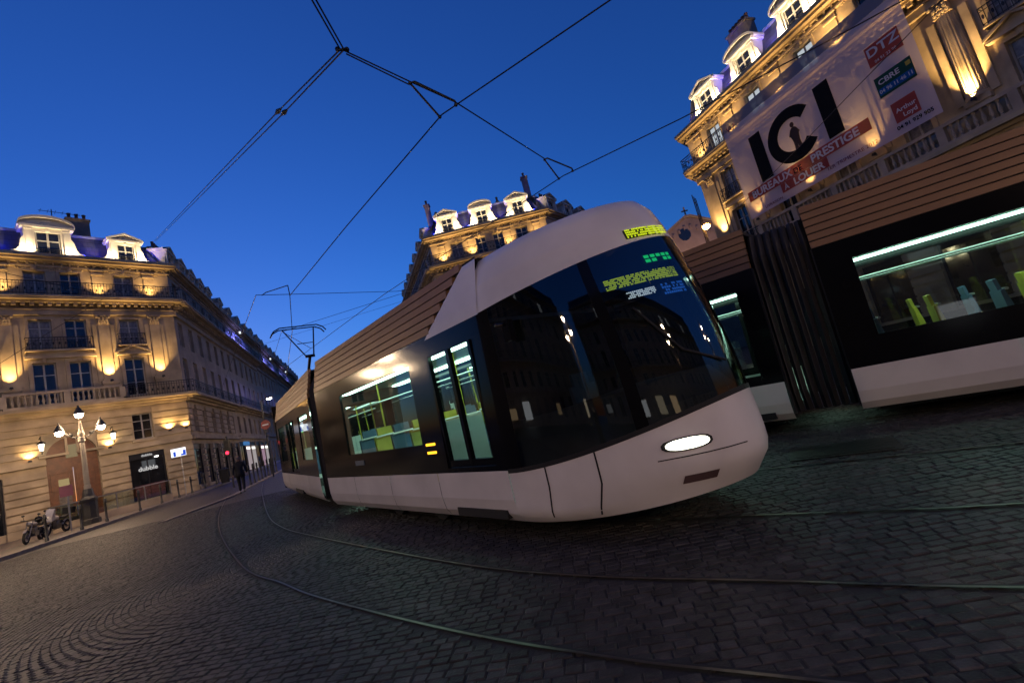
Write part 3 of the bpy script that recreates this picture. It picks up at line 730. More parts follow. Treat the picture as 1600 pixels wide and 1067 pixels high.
# ---- building with the banner on the right
aR = rad(-69.3); oR = Vector((17.14, 34.0)) ; gR = G(20, 26); LR = 30.0
dR = Vector((math.cos(aR), math.sin(aR)))
bR = thing('apartment_building', 'floodlit stone building carrying the large ICI letting banner', 'building', T(oR.x, oR.y, gR) @ RZ(aR))
facade(bR, Matrix(), LR, [dict(wins=[2.6], c=2.6, ground='shop'), dict(wins=[6.15], c=6.15, ground='shop'), dict(wins=[9.85], c=9.85, ground='shop'), dict(wins=[13.4], c=13.4, ground='shop'),
       dict(wins=[17.6], c=17.6, ground='door', ped=True), dict(wins=[21.4], c=21.4, ground='shop'), dict(wins=[25.0], c=25.0, ground='shop')],
       pils=[(1.05,), (4.15,), (7.95,), (11.6,), (15.75, 'col'), (19.6, 'col'), (23.2,)], lit=True, rust=(0, 8), balc1=(4.3, 22.0), back=(1.1, 0), ends=(.4, 0), w_main=210, w_att=150, litz=(2.6, 6.15, 9.85))
aC = aR - rad(65); LC = 3.0
MC = T(-LC*math.cos(aC-aR), -LC*math.sin(aC-aR), 0) @ RZ(aC - aR)
facade(bR, MC, LC, [dict(wins=[1.5], c=1.5)], stone=STONE2, side=True, relief_on=False, back=(0, 0))
for s, sg in ((2.65, False), (6.2, True), (9.95, True), (13.6, False), (17.5, True)): dormer(bR, Matrix(), s, .15, ZCO, sg, True, 70, 1.05)
bluewash(bR, Matrix(), (.7, 4.3, 4.7, 8.0, 8.4, 11.8, 15.6), 34)
chimney(bR, Matrix(), 5.2, 2.4, 20.3, 1.7, .8, 2.6, 6); chimney(bR, Matrix(), 2.2, 3.5, 20.3, 1.6, .6, .9, 6)
# scaffold-like fire ladder on the dark end
b = MB()
for i in range(3):
    b.bar((-.9-.35*i, -.2+.5*i, 5), (-.9-.35*i, -.2+.5*i, 13.6), .035)
for z in range(5, 14): b.bar((-.9, -.2, z), (-1.6, .8, z), .025)
tag(b.build('scaffold_tower', IRON, None, T(oR.x, oR.y, gR) @ RZ(aR)), 'thin metal scaffold at the dark end of the banner building', 'scaffold')
for o_ in (): pass
# orange street lantern on a wall bracket
b = MB(); b.bar((0, 0, 0), (-.9, 0, .25), .03).lathe([(.02, .28), (.22, .18), (.24, .1)], 12, (-.95, 0))
ol = link('bracket_lantern', None, None, T(18.0, 34.9, 11.3)); tag(ol, 'glowing orange lantern on a bracket at the end of the banner building', 'lantern')
b.build('bracket', IRON, ol); MB().blob((-.95, 0, .0), .3, 1, 1, .8).build('lantern_glass', emit('sodium', (1, .45, .10), 110), ol)
# banner
BAN, nt, bb = new_mat('banner_mesh'); nt.nodes.remove(bb)
out = nt.nodes['Material Output']; di = nt.nodes.new('ShaderNodeBsdfDiffuse'); tr = nt.nodes.new('ShaderNodeBsdfTranslucent'); tp = nt.nodes.new('ShaderNodeBsdfTransparent')
def banner_mat(name, col, see=.28):
    m = bpy.data.materials.new(name); m.use_nodes = True; nt = m.node_tree; nt.nodes.clear()
    o = nt.nodes.new('ShaderNodeOutputMaterial'); d = nt.nodes.new('ShaderNodeBsdfDiffuse'); t = nt.nodes.new('ShaderNodeBsdfTranslucent'); p = nt.nodes.new('ShaderNodeBsdfTransparent')
    d.inputs[0].default_value = col + (1,); t.inputs[0].default_value = col + (1,)
    a = nt.nodes.new('ShaderNodeMixShader'); a.inputs[0].default_value = .28; c = nt.nodes.new('ShaderNodeMixShader'); c.inputs[0].default_value = see
    nt.links.new(d.outputs[0], a.inputs[1]); nt.links.new(t.outputs[0], a.inputs[2]); nt.links.new(a.outputs[0], c.inputs[1]); nt.links.new(p.outputs[0], c.inputs[2]); nt.links.new(c.outputs[0], o.inputs[0])
    return m
bpy.data.materials.remove(BAN)
BW = banner_mat('banner_white', (.56, .54, .68), .24); BR_ = banner_mat('banner_red', (.48, .09, .08), .22); BK = banner_mat('banner_black', (.02, .02, .022), .06)
BG = banner_mat('banner_green', (.03, .10, .07), .06); BBL = banner_mat('banner_blue', (.03, .14, .38), .05); BLT = banner_mat('banner_print_white', (.85, .78, .75), .1); BPU = banner_mat('banner_purple', (.16, .04, .10), .1); BST = banner_mat('banner_strip', (.22, .24, .33), .25)
ban = thing('letting_banner', 'large pale mesh banner reading ICI hung on the floodlit facade', 'banner', T(oR.x, oR.y, gR) @ RZ(aR) @ T(0, -1.06, 0))
def flat(name, m, x0, x1, z0, z1, y=0.0, parent=ban): return MB().box(x0, x1, y-.004, y+.004, z0, z1).build(name, m, parent)
nseg = 24
mb = MB(); vs = []
for i in range(nseg+1):
    x = 4.1 + 10.8*i/nseg
    for j in range(9):
        z = 9.15 + 6.25*j/8; vs.append((x, .012*math.sin(i*1.3+j*.5)+.006, z))
mb.add(vs, [(i*9+j, (i+1)*9+j, (i+1)*9+j+1, i*9+j+1) for i in range(nseg) for j in range(8)])
mb.build('banner_sheet', BW, ban)
flat('banner_strip', BST, 4.1, 14.9, 15.42, 16.12, .02)
def bt(name, s, size, m, x, z, bold=.0, sx=1.0, align='CENTER', y=-.03): return text(name, s, size, m, ban, T(x, y, z) @ FR, bold, .003, align, sx)
def ipoly(x0):
    flat('letter', BK, x0, x0+.85, 10.95, 14.05, -.022)
ipoly(5.7); ipoly(10.2)
mb = MB(); n = 30; vs = []; cx_, cz_ = 8.4, 12.5
for i in range(n+1):
    t = rad(38) + rad(284)*i/n
    for r in (1.62, .95): vs += [(cx_ + r*1.0*math.cos(t), -.026, cz_ + r*math.sin(t)), (cx_ + r*1.0*math.cos(t), -.018, cz_ + r*math.sin(t))]
fs = []
for i in range(n): fs += [(4*i, 4*i+4, 4*i+6, 4*i+2), (4*i+1, 4*i+3, 4*i+7, 4*i+5)]
mb.add(vs, fs); mb.build('letter', BK, ban)
# printed silhouette of a standing man inside the C
mb = MB(); x, z = 8.55, 11.15
for pts in ([(-.26,.0),(-.04,.0),(.0,.72),(.04,0),(.27,0),(.2,.85),(.26,1.25),(.34,1.3),(.2,1.62),(.08,1.72),(-.08,1.72),(-.2,1.62),(-.36,1.3),(-.26,1.2),(-.2,.85)],):
    mb.extr([(x+a, z+b_) for a, b_ in pts], -.024, -.02)
mb.extr([(x+.13*math.cos(t*math.pi/6), z+1.88+.16*math.sin(t*math.pi/6)) for t in range(12)], -.024, -.02)
mb.build('printed_figure', banner_mat('banner_figure', (.10, .07, .06), .08), ban)
flat('red_band', BR_, 4.45, 12.2, 10.2, 10.85, -.036); flat('red_band', BR_, 6.75, 9.75, 9.62, 10.19, -.034)
bt('banner_text', 'BUREAUX', .62, BLT, 6.2, 10.5, .018, 1.05, y=-.046); bt('banner_text', 'DE', .46, BK, 8.05, 10.44, .004, y=-.046); bt('banner_text', 'PRESTIGE', .62, BLT, 10.28, 10.5, .018, 1.05, y=-.046)
bt('banner_text', 'À', .46, BLT, 7.1, 9.86, .004, y=-.046); bt('banner_text', 'LOUER', .58, BLT, 8.55, 9.88, .018, 1.05, y=-.046)
bt('banner_text', '1ER TRIMESTRE 2012', .27, BPU, 10.9, 9.5, 0, 1.1); bt('banner_text', 'LIVRAISON', .24, BPU, 6.0, 9.4, 0, 1.1)
bt('banner_text', 'VU', .5, BPU, 4.75, 15.45, .01)
flat('logo_panel', BR_, 13.0, 14.5, 12.95, 14.0, -.02); bt('banner_text', 'DTZ', .62, BLT, 13.75, 13.62, .012, 1.15); bt('banner_text', '04 91 22 20', .2, BLT, 13.75, 13.1)
flat('logo_panel', BG, 12.95, 14.55, 11.3, 12.35, -.02); flat('logo_stripe', BBL, 13.0, 14.5, 11.42, 11.75, -.026)
bt('banner_text', 'CBRE', .36, BLT, 13.55, 12.03, .008, 1.1, y=-.034); bt('banner_text', '04 96 11 46 11', .24, BLT, 13.75, 11.58, .005, y=-.034); flat('logo_mark', mat('logo_yellow', (.5, .36, .02)), 14.3, 14.5, 12.0, 12.2, -.026)
flat('logo_panel', BR_, 13.2, 14.25, 9.75, 10.75, -.02); bt('banner_text', 'Arthur', .3, BLT, 13.75, 10.3, .005, y=-.03); bt('banner_text', 'Loyd', .3, BLT, 13.85, 9.98, .005, y=-.03)
bt('banner_text', '04 91 929 905', .26, BK, 13.9, 9.5, .004)
# low glow of the pilaster lamps falls through the mesh from behind (lamps belong to the facade)

# ---- blocks that close the square on the sides away from the trams (they show in the glass and shade the sky)
for nm, x, y, a, L in (('dim stone block closing the square opposite the trams', 34.0, -34.0, 180, 66.0), ('dim stone block beside the square beyond the motorcycles', -36.0, -30.0, 100, 44.0)):
    bk = thing('apartment_building', nm, 'building', T(x, y, G(x, y)) @ RZ(rad(a)))
    facade(bk, Matrix(), L, bays_even(L, int(L/3.3), w=1.3), stone=STONE2, side=True, relief_on=False, litz=[L/int(L/3.3)*(i+.5) for i in (2, 5, 6, 9, 13, 16)])
    for i in range(int(L/6)):
        if random.random() < .4: continue
        w_ = random.uniform(1.0, 3.4); MB().box(1.5+i*6, 1.5+w_+i*6, -.12, -.06, random.uniform(.8, 1.6), random.uniform(2.5, 3.5)).build('shop_window', emit('shop_glow%d' % i, ((1, .85, .6), (.9, .95, 1), (1, .7, .4))[i % 3], random.uniform(.25, 1.3)), bk)

# ---- gabled church front in the gap
bc = thing('church', 'plain gabled church front with round rose window in the gap between buildings', 'church', T(25.5, 75, G(30, 75) - .6))
CH = mat('church_render', (.30, .22, .18), .85, var=.25, scale=.6)
b = MB(); b.extr([(0, 0), (16, 0), (16, 20.6), (9.0, 23.9), (8.0, 24.0), (0, 19.8)], 0, 14); b.build('wall', CH, bc)
b = MB(); b.extr([(-.3, 19.7), (8.0, 24.05), (9.0, 24.05), (16.3, 20.5), (16.3, 20.8), (9.0, 24.4), (8.0, 24.4), (-.3, 20.0)], -.25, 14); b.build('roof_coping', STONE2, bc)
b = MB()
for i in range(14): b.box(1+i*1.05, 1.35+i*1.05, -.14, 0, 19.0+ (min(i, 13-i))*.5, 19.6+(min(i, 13-i))*.5)
b.build('corbel_table', CH, bc)
vs = [(7.2+1.05*math.cos(t*math.pi/12), -.05, 21.2+1.05*math.sin(t*math.pi/12)) for t in range(24)]
b = MB(); b.add(vs, [tuple(range(24))]); b.build('rose_window', WDARK, bc)
for x in (3.6, 11.2):
    b = MB(); b.add([(x-.45, -.05, 16.4), (x+.45, -.05, 16.4), (x+.45, -.05, 18.4)] + [(x+.45*math.cos(t*math.pi/8), -.05, 18.4+.45*math.sin(t*math.pi/8)) for t in range(1, 8)] + [(x-.45, -.05, 18.4)], [tuple(range(11))]); b.build('arched_window', WDARK, bc)
for x_ in (3.0, 11.0):
    fx = MB().box(x_-.3, x_+.3, -7.2, -6.8, 9.0, 9.4).bar((x_, -7, 0), (x_, -7, 9), .08, 8).build('floodlight', IRON, bc); spot(fx, T(x_, -6.6, 9.3) @ Matrix.Rotation(rad(148), 4, 'X'), (1, .62, .42), 900, 120, 1.0, .2)
b = MB().box(8.4, 8.6, .2, .4, 24.4, 26.0).box(7.95, 9.05, .2, .4, 25.2, 25.4); b.build('roof_cross', STONE2, bc)

# ================================================================== TRAMS
ZS, ZG0, ZG1, ZT, ZTOP = .80, 1.20, 2.32, 2.60, 3.28     # skirt top, glass sill, glass head, band top, roof edge
HW = 1.2
def strip_mesh(P, rows):
    mb = MB(); vs = []
    for r in rows: vs += r
    m = len(rows[0]); mb.add(vs, [(j*m+i, j*m+i+1, (j+1)*m+i+1, (j+1)*m+i) for j in range(len(rows)-1) for i in range(m-1)])
    return mb
SEAT = None
def seat_mesh():
    b = MB(); b.extr([(-.2, .40), (.22, .42), (.24, .47), (.18, .50), (-.2, .47)], -.23, .23); b.extr([(-.16, .46), (-.22, .75), (-.27, 1.05), (-.31, 1.04), (-.29, .7), (-.22, .44)][::-1], -.22, .22); b.extr([(-.27, 1.03), (-.29, 1.2), (-.33, 1.19), (-.31, 1.03)][::-1], -.14, .14); b.box(-.05, .05, -.06, .06, 0, .41)
    return b
def tram_module(tr, M, L, wins, doors, far=None, slat_end=None, seats=(), strips=True, bogie=None, panel=1.7, end0=True, end1=True):
    """body section: skirt panels, black glazed sides, bronze slatted roof fairing, lit interior"""
    for side in (-1, 1):
        S = M @ Matrix.Diagonal((1, side, 1, 1))      # build for y>0 then mirror
        def put(mb, name, m, parent=tr, smooth=False):
            if side < 0: mb.f = [tuple(reversed(f)) for f in mb.f]
            return mb.build(name, m, parent, S, smooth)
        x = 0.0; cuts = [0.0]
        dd = sorted(doors)
        np_ = max(1, round(L / panel))
        for i in range(np_):
            a, c = L*i/np_, L*(i+1)/np_ - .012
            z0 = .22
            mb = MB(); prof = [(HW-.10, z0), (HW-.03, z0+.10), (HW, z0+.26), (HW, ZS)]
            vs = [(a, y, z) for y, z in prof] + [(c, y, z) for y, z in prof] + [(a, HW-.14, z0), (c, HW-.14, z0)]
            mb.add(vs, [(j, j+1, 5+j, 4+j) for j in range(3)] + [(0, 4, 9, 8)])
            put(mb, 'skirt_panel', WHITE)
        ops = [(a, c, ZG0, ZG1) for a, c in wins] + [(a, c, .86, ZG1) for a, c in doors]
        w = wall(L, ZT, ops, ZS, .06)
        w.v = [(x, HW - y - (z - ZS)*.03, z) for x, y, z in w.v]
        w.f = [tuple(reversed(f)) for f in w.f]
        put(w, 'window_band', BLACKG)
        for a, c in wins:
            z0, z1 = ZG0, ZG1
            mb = MB(); mb.add([(a, HW-.02-(z0-ZS)*.03, z0), (c, HW-.02-(z0-ZS)*.03, z0), (c, HW-.02-(z1-ZS)*.03, z1), (a, HW-.02-(z1-ZS)*.03, z1)], [(3, 2, 1, 0)])
            put(mb, 'window_pane', TGLASS)
        for a, c in doors:
            mb = MB(); y = HW - .03
            for q in ((a, a+.05), (c-.05, c), ((a+c)/2-.035, (a+c)/2+.035)): mb.box(q[0], q[1], y-.05, y+.008, .86, ZG1)
            mb.box(a+.05, (a+c)/2-.035, y-.05, y+.004, .86, .95); mb.box((a+c)/2+.035, c-.05, y-.05, y+.004, .86, .95)
            d = put(mb, 'door', BLACKG)
            for q0, q1 in ((a+.05, (a+c)/2-.035), ((a+c)/2+.035, c-.05)):
                mb = MB(); mb.add([(q0, y-.02, .95), (q1, y-.02, .95), (q1, y-.05, ZG1), (q0, y-.05, ZG1)], [(3, 2, 1, 0)]); put(mb, 'door_pane', TGLASS, d)
            mb = MB(); mb.box(a, c, HW-.12, HW-.006, .26, .36); put(mb, 'door_step', DARK)
        # roof fairing: dark backing and seven bronze slats
        mb = MB(); e = slat_end or (lambda k: L)
        mb.add([(0, HW-.09, ZT), (L, HW-.09, ZT), (L, HW-.24, ZTOP-.02), (0, HW-.24, ZTOP-.02)], [(3, 2, 1, 0)]); fr = put(mb, 'roof_fairing', DARK)
        N = 6
        for k in range(N):
            z0 = ZT + .008 + (ZTOP-ZT)*k/N; z1 = ZT + (ZTOP-ZT)*(k+1)/N - .012
            y0 = HW - .05 - .15*k/N; y1 = HW - .05 - .15*(k+1)/N
            mb = MB(); xe = e((k+.5)/N)
            mb.add([(0, y0, z0), (xe, y0, z0), (xe, y1+.012, z1), (0, y1+.012, z1), (0, y0-.05, z0), (xe, y0-.05, z0), (xe, y1-.05, z1), (0, y1-.05, z1)],
                   [(3, 2, 1, 0), (0, 1, 5, 4), (7, 6, 2, 3), (1, 2, 6, 5), (0, 4, 7, 3)])
            put(mb, 'slat', BROWN, fr)
        if strips:
            mb = MB(); mb.box(.25, L-.2, .52, .70, 2.40, 2.425); put(mb, 'light_strip', STRIP)
        for (sx, kind) in seats:
            MM = S @ T(sx, .72, .36)
            o = seat_mesh().build('seat', SEATY if kind else SEATB, tr, MM)
            hb = MB().bar((-.24, -.2, 1.05), (-.24, .2, 1.05), .018); hb.build('grab_handle', STEEL, o, MM)
        for a, c in doors:
            for px in (a - .12, c + .12):
                if .2 < px < L-.2: MB().box(px-.02, px+.02, .42, HW-.16, .36, 1.45).build('draught_screen', CEIL, tr, S)
        for px in [a for a, c in wins] + [c for a, c in wins]:
            MB().bar((px, .38, .36), (px, .38, 2.42), .018, 8).build('grab_pole', SEATY, tr, S)
        MB().bar((.3, .42, 2.05), (L-.3, .42, 2.05), .016, 8).build('grab_rail', STEEL, tr, S)
    MB().box(.02, L-.02, -HW+.15, HW-.15, .30, .36).build('floor', TFLOOR, tr, M)
    MB().box(.02, L-.02, -HW+.1, HW-.1, 2.43, 2.50).build('ceiling', CEIL, tr, M)
    MB().box(0, L, -HW+.25, HW-.25, ZTOP-.1, ZTOP-.04).build('roof', DARK, tr, M)
    MB().box(.2, L-.2, -.85, .85, .14, .30).build('underframe', DARK, tr, M)
    for bx in (bogie or ()):
        for sx in (-.75, .75):
            for sy in (-1, 1):
                MB().bar((bx+sx, sy*.68, .29), (bx+sx, sy*.80, .29), .29, 18).build('wheel', DARK, tr, M)
    for xx, on in ((0.0, end0), (L, end1)):
        if on:
            b = MB(); b.box(xx-.02, xx+.02, .55, HW-.06, .3, ZT).box(xx-.02, xx+.02, -HW+.06, -.55, .3, ZT).box(xx-.02, xx+.02, -.55, .55, 2.2, ZTOP-.1)
            b.build('end_frame', DARK, tr, M)
def gangway(tr, M0, M1, n=7):
    """folded bellows lofted between two end frames M0 and M1"""
    base = tr
    fr = None
    for k in range(n):
        t = (k+.5)/n
        ring = []
        for (y, z) in ((-1.02, .30), (-1.10, .6), (-1.10, 2.75), (-.9, 3.12), (.9, 3.12), (1.10, 2.75), (1.10, .6), (1.02, .30)): ring.append((y, z))
        vs = []
        for dt, sc_ in ((-.45/n, .93), (0, 1.0), (.45/n, .93)):
            for y, z in ring:
                p0 = M0 @ Vector((0, y*sc_, z)); p1 = M1 @ Vector((0, y*sc_, z)); vs.append(p0.lerp(p1, t+dt))
        m = len(ring); mb = MB(); mb.add(vs, [(j*m+i, j*m+i+1, (j+1)*m+i+1, (j+1)*m+i) for j in range(2) for i in range(m-1)])
        mb.build('gangway_fold', RUBBER, tr)

# ---- tram 1: white nose, coming round the curve
AZ1 = rad(138.7)
base1 = Vector((-4.44, 9.70)) + Vector((.751, .660)) * HW
R1 = slope_frame(base1.x, base1.y, AZ1)
tram = thing('tram', 'tram with pale rounded nose and lit headlight rounding the curve', 'tram', R1, 'trams on the square')
I4 = Matrix()
LF_ = 6.15
tram_module(tram, I4, LF_, [(1.45, 4.35)], [(4.92, 5.95)], slat_end=lambda t: 5.0 + .95*t, seats=((1.75, 0), (2.45, 1), (3.15, 0), (3.85, 1)), bogie=(3.0,), end1=False)
# nose
NX, NL = LF_, 2.20
def nose(th, z):
    rake = .22*max(0, (.6-z)/.3) + .10*max(0, z-.8) + .10*max(0, z-1.4)**1.6
    l = NL - rake; c, s = max(0, math.cos(th)), math.sin(th); e = 2/1.82
    y = (HW - max(0, z-ZS)*.03 - (.10*max(0, (.32-z)/.1) if z < .32 else 0) - max(0, z-ZT)*.20) * math.copysign(abs(s)**e, s)
    return (NX + l * c**e, y, z)
TH = [rad(-90 + 180*i/48) for i in range(49)]
def zlow(th): return ZS - .03 + .37 * max(0, math.cos(th))**1.8
def zhigh(th): return ZT - .04 + .20 * max(0, math.cos(th))**1.5
def nose_strip(f0, f1, n, d=0.0):
    rows = []
    for j in range(n+1):
        r = []
        for th in TH:
            z = f0(th) + (f1(th) - f0(th))*j/n; p = nose(th, z)
            if d: p = (p[0] - d*math.cos(th), p[1] - d*math.sin(th), p[2])
            r.append(p)
        rows.append(r)
    return strip_mesh(None, rows)
nose_strip(lambda t: .22 + .16*max(0, math.cos(t))**2, zlow, 8).build('nose_shell', WHITE, tram, smooth=True)
nose_strip(zlow, lambda t: zlow(t) + .045, 1, -.004).build('windscreen_seal', DARK, tram)
# side glass of the cab and wrap-round windscreen as separate panes with pillars between
def glass_part(name, i0, i1, m, f0=lambda t: zlow(t)+.045, f1=zhigh):
    rows = [[nose(th, f0(th) + (f1(th)-f0(th))*j/8) for th in TH[i0:i1+1]] for j in range(9)]
    return strip_mesh(None, rows).build(name, m, tram, smooth=True)
glass_part('cab_side_window', 2, 12, CGLASS); glass_part('cab_side_window', 36, 46, CGLASS); glass_part('windscreen', 13, 35, CGLASS)
for a, c in ((0, 2), (12, 13), (35, 36), (46, 48)): glass_part('cab_pillar', a, c, BLACKG)
nose_strip(zhigh, lambda t: ZT + .26 + .06*max(0, math.cos(t)), 3).build('visor', WHITE, tram, smooth=True)
capz = [ZT+.26, ZTOP-.22, ZTOP-.09, ZTOP-.03, ZTOP]; capi = [0, .02, .09, .28, .7]
rows = []
for z, ins in zip(capz, capi):
    r = []
    for th in TH:
        zz = z + .06*max(0, math.cos(th)); p = nose(th, zz); k = 1 - ins*.9
        r.append((NX + (p[0]-NX)*(1-ins*.55), p[1]*k, zz))
    rows.append(r)
strip_mesh(None, rows).build('roof_cap', WHITE, tram, smooth=True)
MB().box(4.9, NX+.5, -.55, .55, ZTOP-.06, ZTOP+.0).build('roof_hatch', WHITE, tram)
for side in (-1, 1):       # white cheek that cuts the slats off at a slant
    mb = MB(); N = 8; vs = []
    for j in range(N+1):
        t = j/N; z = ZT - .05 + (ZTOP - ZT - .02)*t; y = HW - (z-ZS)*.03 - max(0, z-ZT)*.2 + .006
        for x in (4.95 + .98*t, NX + .05): vs.append((x, side*y, z))
    vs += [(5.9, side*(HW-.40), ZTOP+.015), (NX+.05, side*(HW-.40), ZTOP+.0)]
    mb.add(vs, [((2*j, 2*j+1, 2*j+3, 2*j+2) if side < 0 else (2*j+2, 2*j+3, 2*j+1, 2*j)) for j in range(N+1)])
    mb.build('roof_cheek', WHITE, tram, smooth=True)
# headlights, bumper groove, fog lamp
for sgn in (-1, 1):
    th0 = sgn*rad(50); pts = []
    mb = MB(); vs = []; n = 8
    hs = [rad(d) for d in (26, 26.8, 28.5, 31, 34, 36.5, 38.2, 39)]
    up_ = [.832, .85, .862, .868, .868, .862, .85, .832]; lo_ = [.812, .795, .783, .777, .777, .783, .795, .812]
    for th, zu, zl in zip(hs, up_, lo_):
        for z in (zl, zu):
            p = nose(sgn*th, z); nx_, ny_ = math.cos(th), math.sin(th)*sgn; vs.append((p[0]+.012*nx_, p[1]+.012*ny_, z))
    mb.add(vs, [(2*i, 2*i+2, 2*i+3, 2*i+1) for i in range(7)]); hl = mb.build('headlight', HEADL, tram); p = nose(sgn*rad(32), .82); spot(hl, T(p[0]+.15, p[1]+.08*sgn, .82) @ Matrix.Rotation(rad(-86), 4, 'Y'), (1, .9, .72), 18, 70, .9, .05, 'beam')
    mb = MB(); vs = []
    for th in [rad(d) for d in (12, 20, 27, 34, 42)]:
        for z in (.71, .72): p = nose(sgn*th, z); vs.append((p[0]+.004, p[1]+.004*sgn, z))
    mb.add(vs, [(2*i, 2*i+2, 2*i+3, 2*i+1) for i in range(4)]); mb.build('nose_seam', DARK, tram)
    mb = MB(); vs = []
    for th in [rad(d) for d in (24, 29, 35)]:
        for z in (.48, .55): p = nose(sgn*th, z); vs.append((p[0]+.004, p[1]+.005*sgn, z))
    mb.add(vs, [(2*i, 2*i+2, 2*i+3, 2*i+1) for i in range(2)]); mb.build('bumper_lamp', mat('smoked_lens', (.10, .06, .06), .3), tram)
    for z in (1.19, 1.08): MB().box(4.46, 4.70, sgn*(HW-.01)-.008, sgn*(HW-.01)+.008, z-.016, z+.016).build('indicator_lamp', AMBER, tram)
    MB().box(1.75, 2.15, sgn*HW-.006, sgn*HW+.006, 1.0, 1.08).build('number_plate', mat('plate_blue', (.05, .10, .16), .4), tram)
    vs = []; mb = MB()
    for th, zu, zl in zip([rad(d) for d in (24.8, 25.8, 28, 31, 34, 37, 39.2, 40.2)], [.838, .862, .875, .882, .882, .875, .862, .838], [.806, .784, .770, .763, .763, .770, .784, .806]):
        for z in (zl, zu):
            p = nose(sgn*th, z); vs.append((p[0]+.006*math.cos(th), p[1]+.006*math.sin(th)*sgn, z))
    mb.add(vs, [(2*i, 2*i+2, 2*i+3, 2*i+1) for i in range(7)]); mb.build('headlight_bezel', DARK, tram)
    for thd in (58, 74):
        mb = MB(); vs = []
        for j in range(9):
            z = .3 + (zlow(rad(thd)) - .3)*j/8
            for dd_ in (-.25, .25): p = nose(sgn*rad(thd+dd_), z); vs.append((p[0]+.003, p[1]+.004*sgn, z))
        mb.add(vs, [(2*i, 2*i+1, 2*i+3, 2*i+2) for i in range(8)]); mb.build('panel_gap', DARK, tram)
    p = nose(sgn*rad(80), 2.35); MB().bar(p, (p[0]+.25, p[1]+.10*sgn, 2.30), .02, 6).box(p[0]+.2, p[0]+.30, p[1]+.06*sgn-.03, p[1]+.06*sgn+.05, 2.12, 2.34).build('wing_camera', BLACKG, tram)
p = [nose(rad(t_), z_) for t_, z_ in ((-8, 1.44), (-24, 1.62), (-34, 2.1))]
MB().poly([(q[0]+.025*math.cos(.3), q[1]-.012, q[2]) for q in p], .012, 6).build('wiper', DARK, tram)
# cab: dashboard, partition, driver's seat, yellow displays, glowing shapes for sign reflections
MB().box(NX-.05, NX+.0, -HW+.12, HW-.12, .36, 2.45).build('cab_partition', mat('cab_dark', (.012, .013, .016), .5), tram)
mb = MB()
rows = []
for f_, z in ((.96, .6), (.95, 1.2), (.86, 1.42), (.55, 1.40), (.5, .6)):
    rows.append([(NX + (nose(th, min(z, 1.2))[0]-NX)*f_, nose(th, min(z, 1.2))[1]*(f_ if f_ > .6 else .9), z - (.12*math.sin(th)**2 if z > 1 else 0)) for th in TH])
strip_mesh(None, rows).build('dashboard', mat('dash_grey', (.10, .11, .13), .6), tram)
sm = seat_mesh(); sm.build('driver_seat', SEATB, tram, T(NX+.55, 0, .45))
def cell_panel(name, m, th0, th1, z0, z1, d=.10, rows_=3, cols=14):
    mb = MB(); base = MB(); n = 6
    vs = []
    for i in range(n+1):
        th = rad(th0 + (th1-th0)*i/n)
        for z in (z0, z1):
            p = nose(th, z); vs.append((p[0]-d*math.cos(th)-.012, p[1]-d*math.sin(th)*.9, z))
    base.add(vs, [(2*i, 2*i+2, 2*i+3, 2*i+1) for i in range(n)]); o = base.build(name, DARK, tram)
    vs = []; fs = []
    for r in range(rows_):
        for c in range(cols):
            if random.random() < .2: continue
            a = rad(th0 + (th1-th0)*(c+.12)/cols); b_ = rad(th0 + (th1-th0)*(c+.88)/cols); za = z0 + (z1-z0)*(r+.14)/rows_; zb = z0 + (z1-z0)*(r+.86)/rows_; k = len(vs)
            for th, z in ((a, za), (b_, za), (b_, zb), (a, zb)):
                p = nose(th, z); vs.append((p[0]-(d-.012)*math.cos(th), p[1]-(d-.012)*math.sin(th)*.9, z))
            fs.append((k, k+1, k+2, k+3))
    mb.add(vs, fs); x = mb.build('lit_cells', m, o); x['kind'] = 'stuff'
cell_panel('destination_display', LEDY, -38, -2, 2.33, 2.44, rows_=6, cols=70)
cell_panel('sign_reflection', GLOWG, -20, -4, 2.50, 2.59, .05, 2, 5); cell_panel('glow_panel', GLOWW, -32, -20, 2.20, 2.27, rows_=4, cols=16); cell_panel('glow_panel', REFLB, -17, -2, 2.16, 2.28, rows_=4, cols=12)  # green, white and blue panels imitate sign reflections on the windscreen
cell_panel('route_display', LEDY, -24, 0, 2.78, 2.88, -.012, 4, 30)

# second section of tram 1, behind the first articulation, with the pantograph
AZ2 = rad(180 - 34.5); LM2 = 7.4
G1 = I4                                        # rear end of the nose section
b2x = Vector((-4.60, 9.93)) + Vector((math.cos(rad(34.5)), math.sin(rad(34.5)))) * HW - Vector((math.sin(AZ2), math.cos(AZ2))) * (LM2 + .62)
M2 = R1.inverted() @ slope_frame(b2x.x, b2x.y, AZ2)
tram_module(tram, M2, LM2, [(.7, 2.3), (5.4, 6.9)], [(2.9, 4.4)], seats=((1.2, 1), (6.0, 0)), bogie=(3.7,), panel=1.9)
gangway(tram, M2 @ T(LM2, 0, 0), I4)
b = MB(); b.box(-.02, .06, -HW+.02, HW-.02, .25, ZTOP-.1); b.build('end_bulkhead', BLACKG, tram, M2)
led2 = MB().box(4.9, 5.6, -HW+.10, -HW+.14, 2.05, 2.18).build('glow_panel', GLOWW, tram, M2); MB().box(4.7, 5.3, -HW+.10, -HW+.14, 1.90, 1.96).build('glow_panel', GLOWG, tram, M2)
